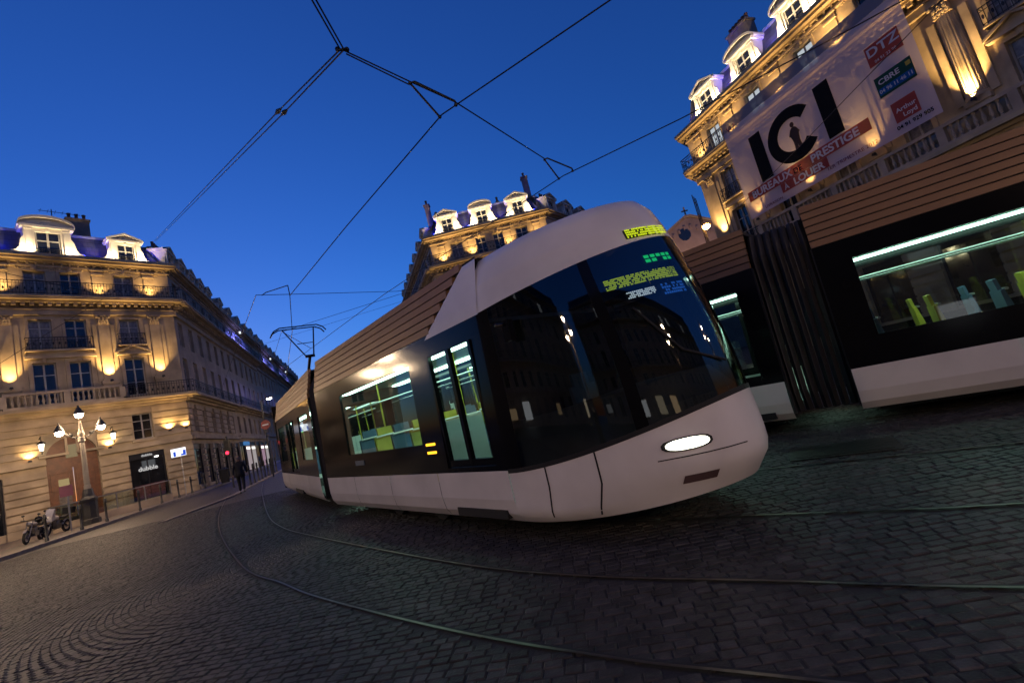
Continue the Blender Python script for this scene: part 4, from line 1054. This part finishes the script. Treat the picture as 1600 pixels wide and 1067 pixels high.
# pantograph
pg = Vector((1.1, 0, ZTOP)); PT = 5.78
b = MB(); b.box(pg.x-.5, pg.x+.9, -.5, .5, ZTOP-.02, ZTOP+.1)
for sy in (-.45, .45): b.bar((pg.x-.4, sy, ZTOP+.1), (pg.x-.4, sy, ZTOP+.3), .05, 8); b.bar((pg.x+.8, sy, ZTOP+.1), (pg.x+.8, sy, ZTOP+.3), .05, 8)
pan = b.build('pantograph', IRON, tram, M2)
b = MB(); kx = pg.x + 1.35; kz = ZTOP + 1.15
b.bar((pg.x-.3, 0, ZTOP+.3), (kx, 0, kz), .05, 8); b.bar((pg.x-.3, -.3, ZTOP+.25), (pg.x-.3, .3, ZTOP+.25), .04, 8); b.build('lower_arm', IRON, pan, M2)
b = MB()
for sy in (-1, 1): b.bar((kx, sy*.12, kz), (pg.x+.1, sy*.52, PT-.1), .024, 6)
b.bar((kx-.45, -.25, kz+.55), (kx-.45, .25, kz+.55), .015); b.bar((kx, -.15, kz), (kx, .15, kz), .05, 8); b.bar((kx-.2, .1, kz+.3), (pg.x+.1, -.5, PT-.15), .009); b.build('upper_arm', IRON, pan, M2)
for dx in (-.12, .22):
    hb = [(pg.x+dx, -.92, PT-.26), (pg.x+dx, -.82, PT-.12), (pg.x+dx, -.62, PT-.02), (pg.x+dx, .62, PT-.02), (pg.x+dx, .82, PT-.12), (pg.x+dx, .92, PT-.26)]
    MB().poly(hb, .024, 6).build('contact_strip', IRON, pan, M2)

# ---- tram 2, passing behind on the next track
AZT2 = rad(180 - 57); d2 = Vector((math.sin(AZT2), math.cos(AZT2))); n2 = Vector((-d2.y, d2.x))
o2 = Vector((4.83, 6.37)) + d2 * (-.36) + n2 * HW
R2 = slope_frame(o2.x, o2.y, AZT2)
tr2 = thing('tram', 'long tram with lit saloon passing behind the white nosed one', 'tram', R2, 'trams on the square')
tram_module(tr2, I4, 6.8, [(.42, 2.95), (4.7, 6.4)], [(3.15, 4.5)], seats=((.75, 0), (1.4, 1), (2.05, 0), (2.7, 1), (5.4, 0)), bogie=(3.4,))
AZT3 = rad(180 - 49); d3 = Vector((math.sin(AZT3), math.cos(AZT3))); n3 = Vector((-d3.y, d3.x)); L3 = 5.6
e3 = Vector((4.83, 6.37)) + d2 * (-1.02) + n2 * HW
b3 = e3 - d3 * L3
M3 = R2.inverted() @ slope_frame(b3.x, b3.y, AZT3)
tram_module(tr2, M3, L3, [(.5, 2.9)], [(4.0, 5.35)], seats=((1.2, 1),), bogie=(2.8,), panel=1.9)
gangway(tr2, M3 @ T(L3, 0, 0), I4)
MB().box(-.02, .06, -HW+.02, HW-.02, .25, ZTOP-.1).build('end_bulkhead', BLACKG, tr2, M3); MB().box(6.78, 6.82, -HW+.02, HW-.02, .25, ZTOP-.1).build('end_bulkhead', BLACKG, tr2)

# ================================================================== OVERHEAD LINE
def wire(name, label, pts, r=.012, cat='wire', group='overhead tram wires', m=IRON):
    mb = MB(); mb.poly(pts, r, 6); return tag(mb.build(name, m), label, cat, group)
wire('contact_wire', 'contact wire above the pantograph of the white nosed tram', [(-14.5, 28.5, 6.5), (-7.85, 16.5, 6.12), (-6.0, 12.87, 6.19), (-2.88, 9.3, 6.1), (-.2, 6.34, 6.03), (2.16, 4.96, 5.99), (9.0, .9, 5.9)], .011)
wire('contact_wire', 'contact wire above the tram passing behind, crossing before the dormers', [(-12, 24, 6.4), (-3.86, 15.11, 6.22), (-1.37, 12.64, 6.16), (1.95, 9.4, 6.08), (4.17, 8.17, 6.04), (6.4, 6.68, 6.0), (7.16, 6.14, 5.99), (12, 2.9, 5.9)], .011)
wire('feeder_wire', 'thin wire crossing in front of the ICI banner', [(8.6, 15, 6.15), (8.24, 11.0, 6.08), (8.0, 9.03, 6.04), (7.73, 6.59, 5.99), (7.3, 2, 5.9)], .008)
ring = Vector((-1.27, 5.51, 6.72))
def para(a, b, off): a = Vector(a); b = Vector(b); return [a + off, b + off]
sA0 = Vector((-26.2, 34.75, 21.2))
mid = Vector((-3.32, 6.99, 8.15))
# the span to the corner building climbs to its roof edge
def span_pts(off): return [ring + off*.4, ring.lerp(sA0, .07) + off, sA0 + off]
off = Vector((.045, .035, 0))
wire('span_wire', 'upper of the paired span wires running up to the corner building roof', span_pts(off*.9), .012)
wire('span_wire', 'lower of the paired span wires running up to the corner building roof', span_pts(-off*.9), .012)
for k, sg in enumerate((1, -1)):
    p = ring.lerp(sA0, .07) + off*.9*sg; q = ring.lerp(sA0, .078) + off*.9*sg
    tag(MB().bar(p, (p+q)/2, .02, 8, .045).bar((p+q)/2, q, .045, 8, .02).build('insulator', IRON), ('dark insulator on the upper span wire', 'dark insulator on the lower span wire')[k], 'insulator', 'span wire insulators')
mb = MB()
for i in range(12): 
    t = 2*math.pi*i/12; t2 = 2*math.pi*(i+1)/12
    rx, ry = Vector((1, 0, 0)), Vector((0, .75, .66)); mb.bar(ring + rx*.075*math.cos(t) + ry*.075*math.sin(t), ring + rx*.075*math.cos(t2) + ry*.075*math.sin(t2), .016, 6)
mb.blob(ring + Vector((.06, .02, 0)), .035).blob(ring + Vector((-.06, 0, .02)), .035)
tag(mb.build('junction_ring', IRON), 'metal ring joining the span wires overhead', 'ring')
wire('span_wire', 'span wire leaving the ring towards the sky, first of the pair', [ring + off*.5, Vector((-1.33, 3.6, 6.75)) + off*.5], .012); wire('span_wire', 'span wire leaving the ring towards the sky, second of the pair', [ring - off*.5, Vector((-1.33, 3.6, 6.75)) - off*.5], .012)
wire('span_wire', 'span wire from the ring across both contact wires', [ring, Vector((-.54, 6.14, 6.53)), Vector((.05, 6.7, 6.43)), Vector((1.62, 9.22, 6.48))], .011)
wire('span_wire', 'short second strand from the ring to the registration arm', [ring + Vector((.03, .05, -.03)), Vector((-.56, 6.12, 6.47))], .011)
def regarm(label, a, p1, p2):
    mb = MB(); mb.poly([a, Vector(a) + (Vector(p1)-Vector(a))*.12 + Vector((0, 0, .07)), Vector(p1) + Vector((0, 0, .06)), Vector(p1)], .016, 6); mb.bar(a, p2, .016, 6); mb.blob(Vector(p1), .03).blob(Vector(p2), .03).blob(Vector(a), .03)
    tag(mb.build('registration_arm', IRON), label, 'wire arm', 'registration arms')
regarm('registration arm holding the contact wire above the white nose', Vector((-.54, 6.14, 6.50)), (.04, 6.2, 6.03), (-.24, 6.38, 6.03))
regarm('registration arm holding the contact wire of the tram behind', Vector((1.62, 9.22, 6.45)), (2.15, 9.28, 6.08), (1.86, 9.48, 6.08))
wire('span_wire', 'span wire crossing the mouth of the avenue', [(-30.0, 45.4, 9.5), (-7.22, 13.31, 6.62), (-6.43, 13.75, 6.55), (-3.89, 17.21, 6.86), (3.5, 27.0, 8.8)], .010)
wire('dropper_arm', 'bent arm beside the avenue span wire', [(-7.1, 13.4, 6.60), (-6.95, 13.4, 6.66), (-6.02, 12.9, 6.52), (-6.0, 12.87, 6.19)], .014, 'wire arm', 'registration arms')
wire('span_wire', 'thin slack wire low across the avenue mouth', [(-34, 60, 10.5), (-9.5, 19.0, 6.9), (-4.0, 18.0, 6.95), (4, 30, 9.4)], .008)
wire('span_wire', 'thin wire between the terrace and the block with three dormers', [(-30.5, 50, 14.5), (-5.2, 43.4, 14.0)], .012)
wire('feeder_wire', 'slack cable drooping across the corner building facade', [(-33, 24, 18.5), (-29.6, 28.6, 17.0), (-27.3, 32.0, 15.9), (-24.9, 35.9, 15.6)], .02); wire('feeder_wire', 'cable rising across the corner building attic', [(-33.5, 25.6, 9.5), (-29.4, 28.7, 13.4), (-26.4, 33.2, 17.9)], .015)

# ================================================================== STREET FURNITURE
def lamp_post(label, x, y, ang=0.0, dz=.13, gm=None):
    o = thing('street_lamp', label, 'street lamp', onground(x, y, ang, dz), 'three-globe street lamps')
    b = MB(); b.lathe([(.42, 0), (.42, .25), (.34, .3), (.34, 1.2), (.38, 1.25), (.38, 1.35), (.26, 1.5), (.20, 1.9), (.001, 1.9)], 8); b.build('base', CAST, o)
    b = MB(); n = 24; vs = []
    for z, r in ((1.9, .15), (2.1, .15), (2.12, .13), (4.5, .10), (4.55, .16), (4.75, .16), (4.8, .12), (5.0, .17), (5.15, .10), (5.7, .05)):
        for i in range(n): rr = r*(1 - (.12 if i % 2 and 2.1 < z < 4.52 else 0)); t = 2*math.pi*i/n; vs.append((rr*math.cos(t), rr*math.sin(t), z))
    b.add(vs, [(j*n+i, j*n+(i+1) % n, (j+1)*n+(i+1) % n, (j+1)*n+i) for j in range(9) for i in range(n)]); b.build('column', LAMPST, o)
    for k, (lx, lz) in enumerate(((-.85, 5.15), (.85, 5.15), (0, 6.0))):
        b = MB()
        if lx: b.poly([(0, 0, 4.7), (lx*.45, 0, 4.85), (lx*.85, 0, 5.25), (lx, 0, lz+.55)], .035, 6); b.blob((lx*.5, 0, 4.98), .1, 1.2, .4, 1)
        b.bar((lx, 0, lz+.25), (lx, 0, lz+.6), .045, 8); b.lathe([(.05, lz+.5), (.14, lz+.34), (.23, lz+.17), (.23, lz+.1)], 12, (lx, 0))
        arm = b.build('lamp_arm', CAST, o)
        MB().lathe([(.01, lz-.12), (.10, lz-.10), (.165, lz-.02), (.175, lz+.09), (.01, lz+.12)], 14, (lx, 0)).build('globe', gm or GLOBE, arm)
    return o
lamp_post('three-globe street lamp on the pavement before the arched door', -24.7, 25.2, rad(45))
lamp_post('three-globe street lamp of the square on the empty track side, facing the white nosed tram', -9.5, -5.5, rad(20), 0)
lamp_post('three-globe street lamp of the square facing the front of the white nosed tram', 4.5, -8.0, rad(80), 0)
lamp_post('three-globe street lamp of the square beyond the end of the tram behind', 14.0, -3.0, rad(10), 0)
lamp_post('added three-globe lamp hidden behind the trams, warming the avenue mouth', -14.0, 36.0, rad(10), 0)  # added lamp, unseen behind the trams, to warm the avenue fronts
lamp_post('second added three-globe lamp hidden behind the trams, farther up the avenue', -22.0, 58.0, rad(10), 0)  # another added, hidden lamp that lights the terrace farther back
lamp_post('added three-globe lamp out of view beyond the motorcycles, brightening the kerb', -21.9, 15.6, rad(60), gm=GLOBE_ADDED)  # lamp added out of view to throw a bright pool along the kerb
def bollard_mesh():
    return MB().lathe([(.075, 0), (.075, .12), (.05, .16), (.046, .95), (.065, .97), (.065, 1.02), (.045, 1.06), (.06, 1.12), (.03, 1.18), (.001, 1.19)], 12).mesh('bollard', CAST, smooth=True)
bme = bollard_mesh()
KBL = [(-21.95, 20.3), (-22.25, 22.2), (-22.6, 23.9), (-22.9, 26.3), (-23.5, 28.6), (-23.95, 30.6), (-24.4, 32.4), (-24.9, 34.4), (-25.8, 37.0), (-26.6, 39.4), (-27.5, 41.9)]
ORD = ['first', 'second', 'third', 'fourth', 'fifth', 'sixth', 'seventh', 'eighth', 'ninth', 'tenth', 'eleventh']
for i, (x, y) in enumerate(KBL): tag(link('bollard', bme, None, onground(x, y, 0, .13)), 'dark bollard on the corner building kerb, %s from the motorcycles' % ORD[i], 'bollard', 'bollards along the corner building kerb')
for i in range(9):
    x, y = -16.6 - i*.42, 26.6 + i*1.1
    tag(link('bollard', bme, None, onground(x, y, 0, .02)), 'dark bollard of the track edging row, %s counting into the avenue' % ORD[i], 'bollard', 'bollards along the track edging')
# low wall with glass screen on the pavement
o = thing('glass_barrier', 'low stone plinth with clear glass screen before the arched door', 'barrier', None)
pa, pb = Vector((-26.3, 24.6)), Vector((-24.45, 30.6)); dd = (pb-pa).normalized(); nn = Vector((-dd.y, dd.x)); Lb = (pb-pa).length
MBar = T(pa.x, pa.y, G(pa.x, pa.y) + .13) @ RZ(math.atan2(dd.y, dd.x)); o.matrix_local = MBar
b = MB(); b.add([(0, -.12, -.05), (Lb, -.12, -.05), (Lb, .12, -.05), (0, .12, -.05), (0, -.12, .4), (Lb, -.12, .5), (Lb, .12, .5), (0, .12, .4)], [(0,3,2,1),(4,5,6,7),(0,1,5,4),(1,2,6,5),(2,3,7,6),(3,0,4,7)]); b.build('plinth', STONE2, o)
BGL = glass('barrier_glass', (.80, .88, .86), .25)
for i in range(4):
    a, c = Lb*i/4+.02, Lb*(i+1)/4-.02; MB().box(a, c, -.008, .008, .5, 1.35).build('glass_pane', BGL, o)
MB().box(0, Lb, -.03, .03, 1.35, 1.40).build('top_rail', STEEL, o)
for i in range(5): MB().box(Lb*i/4-.02, Lb*i/4+.02, -.03, .03, .4, 1.35).build('post', STEEL, o)
# planter hedge behind the screen
o = thing('planter', 'small green planter behind the glass screen by the motorcycles', 'planter', onground(-26.5, 25.8, rad(70), .13))
MB().box(-.6, .6, -.2, .2, 0, .6).build('box', CAST, o)
mb = MB(); rn = random.Random(5)
for i in range(260):
    c = Vector((rn.uniform(-.6, .6), rn.uniform(-.22, .22), rn.uniform(.55, 1.15))); a = Vector((rn.uniform(-1, 1), rn.uniform(-1, 1), rn.uniform(-.3, 1))).normalized()*.09; q = a.orthogonal().normalized()*.035
    mb.add([c-q, c+a*.5-q*.2, c+a, c+q], [(0, 1, 2, 3)])
x = mb.build('leaves', mat('leaf', (.05, .10, .03), .6, var=.5), o); x['kind'] = 'stuff'
# street lamp pole with no-entry sign
x, y = -17.12, 29.9; SIGNR = mat('sign_red', (.28, .012, .018), .4); SIGNWH = mat('sign_white', (.75, .75, .75), .4)
o = thing('signpost', 'round red no-entry sign on a grey pole by the avenue track', 'road sign', onground(x, y, 0, .02))
MB().bar((0, 0, 0), (0, 0, 5.0), .05, 10, .04).build('pole', CAST, o)
MB().bar((.1, -.09, 3.4), (.1, -.12, 3.4), .31, 28).build('sign_disc', SIGNR, o); MB().box(-.11, .31, -.128, -.121, 3.355, 3.445).build('sign_bar', SIGNWH, o)
b = MB().bar((0, 0, 5.0), (.55, -.05, 5.12), .03).box(.4, .8, -.14, .06, 5.06, 5.16); b.build('lamp_head', CAST, o); MB().blob((.6, -.05, 5.03), .15, 1.2, .7, .5).build('lamp_glass', emit('white_lamp', (.95, .97, 1), 26), o)
# traffic light
o = thing('traffic_light', 'traffic light showing red beyond the walking man', 'traffic light', onground(-18.9, 28.57, rad(5), .02))
MB().bar((0, 0, 0), (0, 0, 3.2), .05, 8).build('pole', CAST, o); b = MB().box(-.14, .14, -.14, .1, 2.0, 3.0); b.build('signal_head', IRON, o)
for z, m in ((2.18, emit('signal_red', (1, .02, .05), 5)), (2.5, DARK), (2.82, DARK)): MB().bar((0, -.14, z), (0, -.155, z), .10, 14).build('lens', m, o)
# lit blue and white sign on a post by the corner
o = thing('stop_sign', 'lit blue and white sign box on a grey post at the corner', 'sign', onground(-24.35, 31.6, rad(40), .13))
MB().bar((.1, 0, 0), (.1, 0, 2.7), .035, 8).build('post', STEEL, o)
MB().box(-.42, .42, -.08, .08, 2.7, 3.25).build('sign_box', emit('sign_glow_white', (.9, .95, 1), 1.6), o)
b = MB(); b.box(-.3, -.16, -.085, -.081, 2.72, 3.05).box(.12, .40, -.085, -.081, 2.72, 2.84).box(.24, .40, -.085, -.081, 2.84, 3.08); b.build('sign_print', emit('sign_blue', (.03, .10, .75), .9), o)
# purple parking sign by the lamp
o = thing('signpost', 'small dull purple sign on a post beside the street lamp', 'road sign', onground(-24.0, 23.4, rad(40), .13))
MB().bar((0, 0, 0), (0, 0, 2.3), .035, 8).build('pole', STEEL, o); MB().box(-.28, .22, -.06, -.04, 1.75, 2.3).build('sign_plate', mat('sign_purple', (.16, .03, .07), .5), o)
# litter bin
o = thing('litter_bin', 'black litter bin at the kerb behind the walking man', 'bin', onground(-24.6, 36.3, 0, .13))
MB().lathe([(.001, 0), (.28, 0), (.36, .95), (.30, 1.0), (.3, .9)], 14).build('body', DARK, o); MB().lathe([(.38, .95), (.38, 1.05), (.001, 1.15)], 14).build('lid', DARK, o)
# manhole / drain cover near the second tram
o = tag(MB().box(-.55, .55, -.32, .32, 0, .012).box(-.48, .48, -.25, .25, .012, .017).build('drain_cover', mat('iron_cover', (.02, .018, .017), .5, .6, bump=.6, bscale=20), None, slope_frame(3.55, 5.75, rad(120), .004)), 'rectangular iron cover set in the setts between the trams', 'drain cover')

# ---- motorcycles
TYRE = mat('tyre', (.012, .012, .012), .8); RIMM = mat('wheel_rim', (.22, .21, .2), .35, .8); TANK = mat('tank_paint', (.32, .28, .25), .3, .2, coat=.5)
def torus(c, R, r, n=24, m=8):
    vs = []
    for i in range(n):
        a = 2*math.pi*i/n
        for j in range(m):
            b_ = 2*math.pi*j/m; rr = R + r*math.cos(b_); vs.append((c[0]+rr*math.cos(a), c[1]+r*math.sin(b_), c[2]+rr*math.sin(a)))
    mb = MB(); mb.add(vs, [(i*m+j, ((i+1) % n)*m+j, ((i+1) % n)*m+(j+1) % m, i*m+(j+1) % m) for i in range(n) for j in range(m)]); return mb
def motorcycle(label, x, y, ang, paint, fairing):
    o = thing('motorcycle', label, 'motorcycle', onground(x, y, ang, .13) @ Matrix.Rotation(rad(-7), 4, 'X'), 'motorcycles on the pavement')
    for wx in (.72, -.70):
        t = torus((wx, 0, .31), .26, .055).build('wheel', TYRE, o, smooth=True)
        b = torus((wx, 0, .31), .20, .02)
        for k in range(8): a = math.pi*k/4; b.bar((wx, 0, .31), (wx+.2*math.cos(a), 0, .31+.2*math.sin(a)), .01, 5)
        b.bar((wx, -.07, .31), (wx, .07, .31), .05, 10); b.build('rim', RIMM, t)
    b = MB()
    for sy in (-.09, .09): b.bar((.72, sy, .31), (.43, sy, .98), .026, 8)
    b.bar((.43, -.1, .95), (.43, .1, .95), .03); b.build('fork', RIMM, o)
    b = MB().poly([(.40, -.36, 1.05), (.44, -.12, 1.02), (.44, .12, 1.02), (.40, .36, 1.05)], .018, 6); b.bar((.40, -.36, 1.05), (.38, -.25, 1.05), .026, 8).bar((.40, .36, 1.05), (.38, .25, 1.05), .026, 8); b.build('handlebar', IRON, o)
    for sy in (-1, 1): MB().bar((.42, sy*.22, 1.04), (.42, sy*.28, 1.24), .01).blob((.42, sy*.28, 1.27), .07, .3, 1, .7).build('mirror', IRON, o)
    MB().blob((.56, 0, .88), .12, .8, 1, 1).build('headlamp', RIMM, o)
    b = MB(); vs = []
    for px, w_, z0, z1 in ((-.02, .08, .72, .86), (.1, .15, .7, .95), (.28, .16, .72, .98), (.42, .09, .78, .92)):
        for q in range(8): a = 2*math.pi*q/8; vs.append((px, w_*math.cos(a), (z0+z1)/2 + (z1-z0)/2*math.sin(a)))
    b.add(vs, [(j*8+i, j*8+(i+1) % 8, (j+1)*8+(i+1) % 8, (j+1)*8+i) for j in range(3) for i in range(8)] + [tuple(range(8)), tuple(range(31, 23, -1))]); b.build('fuel_tank', paint, o, smooth=True)
    b = MB(); b.extr([(.02, .74), (.02, .84), (-.3, .80), (-.55, .86), (-.78, .92), (-.80, .86), (-.5, .72)], -.12, .12); b.build('seat', TYRE, o)
    b = MB(); b.poly([(.40, 0, .9), (.12, 0, .68), (-.35, 0, .62), (-.70, 0, .31)], .035, 6).poly([(.42, 0, .8), (.3, 0, .35), (-.15, 0, .28), (-.35, 0, .6)], .03, 6); b.build('frame', IRON, o)
    b = MB().box(-.12, .25, -.14, .14, .30, .52); b.bar((.18, 0, .45), (.28, 0, .70), .11, 10).bar((-.02, 0, .48), (-.06, 0, .70), .10, 10); b.build('engine', RIMM, o)
    MB().poly([(.28, -.14, .5), (.34, -.15, .35), (.1, -.16, .24), (-.3, -.17, .27), (-.85, -.19, .40)], .04, 8).build('exhaust', RIMM, o)
    b = MB(); 
    for wx, a0, a1 in ((.72, 40, 150), (-.70, 20, 130)):
        pr = None
        for k in range(9):
            a = rad(a0 + (a1-a0)*k/8); p = (wx+.34*math.cos(a), .31+.34*math.sin(a))
            if pr: b.add([(pr[0], -.06, pr[1]), (p[0], -.06, p[1]), (p[0], .06, p[1]), (pr[0], .06, pr[1])], [(0, 1, 2, 3)])
            pr = p
    b.build('mudguard', paint, o)
    MB().poly([(-.1, .12, .3), (-.15, .3, .02)], .014, 6).build('side_stand', IRON, o)
    if fairing:
        b = MB(); b.extr([(.40, .75), (.66, .70), (.62, 1.0), (.46, 1.32), (.42, 1.3)], -.17, .17); b.build('windshield', paint, o); b = MB().box(-1.0, -.68, -.2, .2, .9, 1.22); b.build('top_box', TYRE, o)
    else: MB().blob((-.35, 0, 1.0), .17, 1, .9, 1).build('helmet', BLACKG, o)
motorcycle('dark motorcycle with a helmet on its seat, parked by the kerb', -24.55, 22.1, rad(-62), TANK, False)
motorcycle('touring motorcycle with windshield and top box behind the dark one', -25.1, 23.7, rad(-75), mat('bike_white', (.45, .43, .42), .3, coat=.4), True)

# ---- walking man, seen from behind
SUIT = mat('dark_suit', (.010, .010, .012), .85); SKIN = mat('skin', (.35, .20, .14), .6); HAIRM = mat('grey_hair', (.13, .11, .10), .8); SHOE = mat('shoe', (.008, .008, .008), .4)
def person(label, x, y, ang):
    root = thing('person', label, 'person', onground(x, y, ang, .0))
    J = {'pel': (0, 0, .95, .15, .12), 'spi': (0, .01, 1.12, .155, .115), 'che': (0, .02, 1.33, .18, .125), 'nek': (0, .01, 1.50, .07, .07), 'nk2': (0, .02, 1.56, .058, .06)}
    E_ = [('pel', 'spi'), ('spi', 'che'), ('che', 'nek'), ('nek', 'nk2')]
    for s, nm in ((-1, 'l'), (1, 'r')):
        st = .20 if s < 0 else -.16          # stride
        lift = .0 if s < 0 else .05
        J.update({nm+'hip': (s*.10, 0, .90, .105, .11), nm+'kne': (s*.10, st*.75 + (.06 if s > 0 else .03), .50, .075, .08), nm+'ank': (s*.10, st - (.10 if s > 0 else 0), .11+lift, .055, .06),
                  nm+'sho': (s*.19, .01, 1.43, .075, .075), nm+'elb': (s*.27, -st*.35-.02, 1.15, .055, .055), nm+'wri': (s*.28, -st*.8+.04, .92, .042, .042)})
        E_ += [('pel', nm+'hip'), (nm+'hip', nm+'kne'), (nm+'kne', nm+'ank'), ('che', nm+'sho'), (nm+'sho', nm+'elb'), (nm+'elb', nm+'wri')]
    names = list(J); me = bpy.data.meshes.new('body'); me.from_pydata([J[n][:3] for n in names], [(names.index(a), names.index(b_)) for a, b_ in E_], [])
    o = bpy.data.objects.new('body', me); COL.objects.link(o)
    sk = o.modifiers.new('skin', 'SKIN'); sv = me.skin_vertices[0].data
    for i, n in enumerate(names): sv[i].radius = J[n][3:5]; sv[i].use_root = (n == 'pel')
    sb = o.modifiers.new('sub', 'SUBSURF'); sb.levels = 2; sb.render_levels = 2
    dg = bpy.context.evaluated_depsgraph_get(); m2 = bpy.data.meshes.new_from_object(o.evaluated_get(dg)); bpy.data.objects.remove(o)
    m2.materials.clear(); m2.materials.append(SUIT); m2.polygons.foreach_set('use_smooth', [True]*len(m2.polygons))
    for p in m2.polygons: p.material_index = 0
    body = link('body', m2, root)
    # head with nose, ears and hair; hands with fingers; shoes
    mb = MB(); hz = 1.67; hy = .04; n = 14; prof = [(.02, -.125), (.055, -.115), (.072, -.07), (.080, -.01), (.083, .04), (.075, .085), (.05, .115), (.01, .125)]; vs = []
    for r, z in prof:
        for i in range(n): t = 2*math.pi*i/n; vs.append((r*.95*math.cos(t), hy + r*1.18*math.sin(t), hz+z))
    mb.add(vs, [(j*n+i, j*n+(i+1) % n, (j+1)*n+(i+1) % n, (j+1)*n+i) for j in range(7) for i in range(n)])
    mb.blob((0, hy+.10, hz-.02), .02, .7, 1, 1.2); mb.blob((-.082, hy, hz-.01), .026, .4, .8, 1.3); mb.blob((.082, hy, hz-.01), .026, .4, .8, 1.3); mb.bar((0, .02, 1.52), (0, .035, 1.60), .052, 10)
    mb.build('head', SKIN, root, smooth=True)
    mb = MB()
    for s in (-1, 1): mb.blob((s*.03, hy+.092, hz+.005), .011)
    mb.build('eyes', DARK, root); MB().box(-.022, .022, hy+.085, hy+.096, hz-.066, hz-.060).build('mouth', mat('lip', (.22, .09, .08)), root)
    mb = MB(); vs = []
    for r, z in ((.086, -.06), (.090, 0), (.089, .05), (.08, .092)):
        for i in range(11): t = math.pi + math.pi*i/10; vs.append((r*math.cos(t), hy + r*1.2*math.sin(t), hz+z))
    mb.add(vs, [(j*11+i, j*11+i+1, (j+1)*11+i+1, (j+1)*11+i) for j in range(3) for i in range(10)]); mb.build('hair', HAIRM, root, smooth=True)
    for s, nm in ((-1, 'l'), (1, 'r')):
        w = Vector(J[nm+'wri'][:3]); mb = MB(); mb.bar(w + Vector((0, 0, .03)), w + Vector((0, .01, -.02)), .028, 8); mb.blob(w + Vector((0, .015, -.06)), .05, .45, .85, 1)
        for k in range(4):
            p = w + Vector((0, -.015 + .02*k, -.10)); q = p + Vector((-s*.008, .012, -.04 - .008*(1 if k in (1, 2) else 0))); mb.bar(p, q, .0095, 6, .009); mb.bar(q, q + Vector((-s*.012, .008, -.028)), .009, 6, .006)
        p = w + Vector((-s*.012, .045, -.05)); mb.bar(p, p + Vector((-s*.012, .025, -.035)), .011, 6, .009); mb.build('hand', SKIN, root, smooth=True)
        a = Vector(J[nm+'ank'][:3]); mb = MB(); mb.blob((a.x, a.y+.055, a.z-.055), .1, .48, 1.4, .5); mb.box(a.x-.04, a.x+.04, a.y-.07, a.y+.17, a.z-.11, a.z-.085); mb.build('shoe', SHOE, root, smooth=False)
    # jacket hem
    mb = MB(); vs = []; n = 16
    for z, rx, ry in ((1.10, .185, .14), (.95, .205, .155), (.80, .22, .165), (.80, .20, .15)):
        for i in range(n): t = 2*math.pi*i/n; vs.append((rx*math.cos(t), ry*math.sin(t)*1.05, z))
    mb.add(vs, [(j*n+i, j*n+(i+1) % n, (j+1)*n+(i+1) % n, (j+1)*n+i) for j in range(3) for i in range(n)]); mb.build('jacket', SUIT, root, smooth=True)
    return root
person('man in a dark suit walking away across the setts', -14.48, 22.48, rad(28))
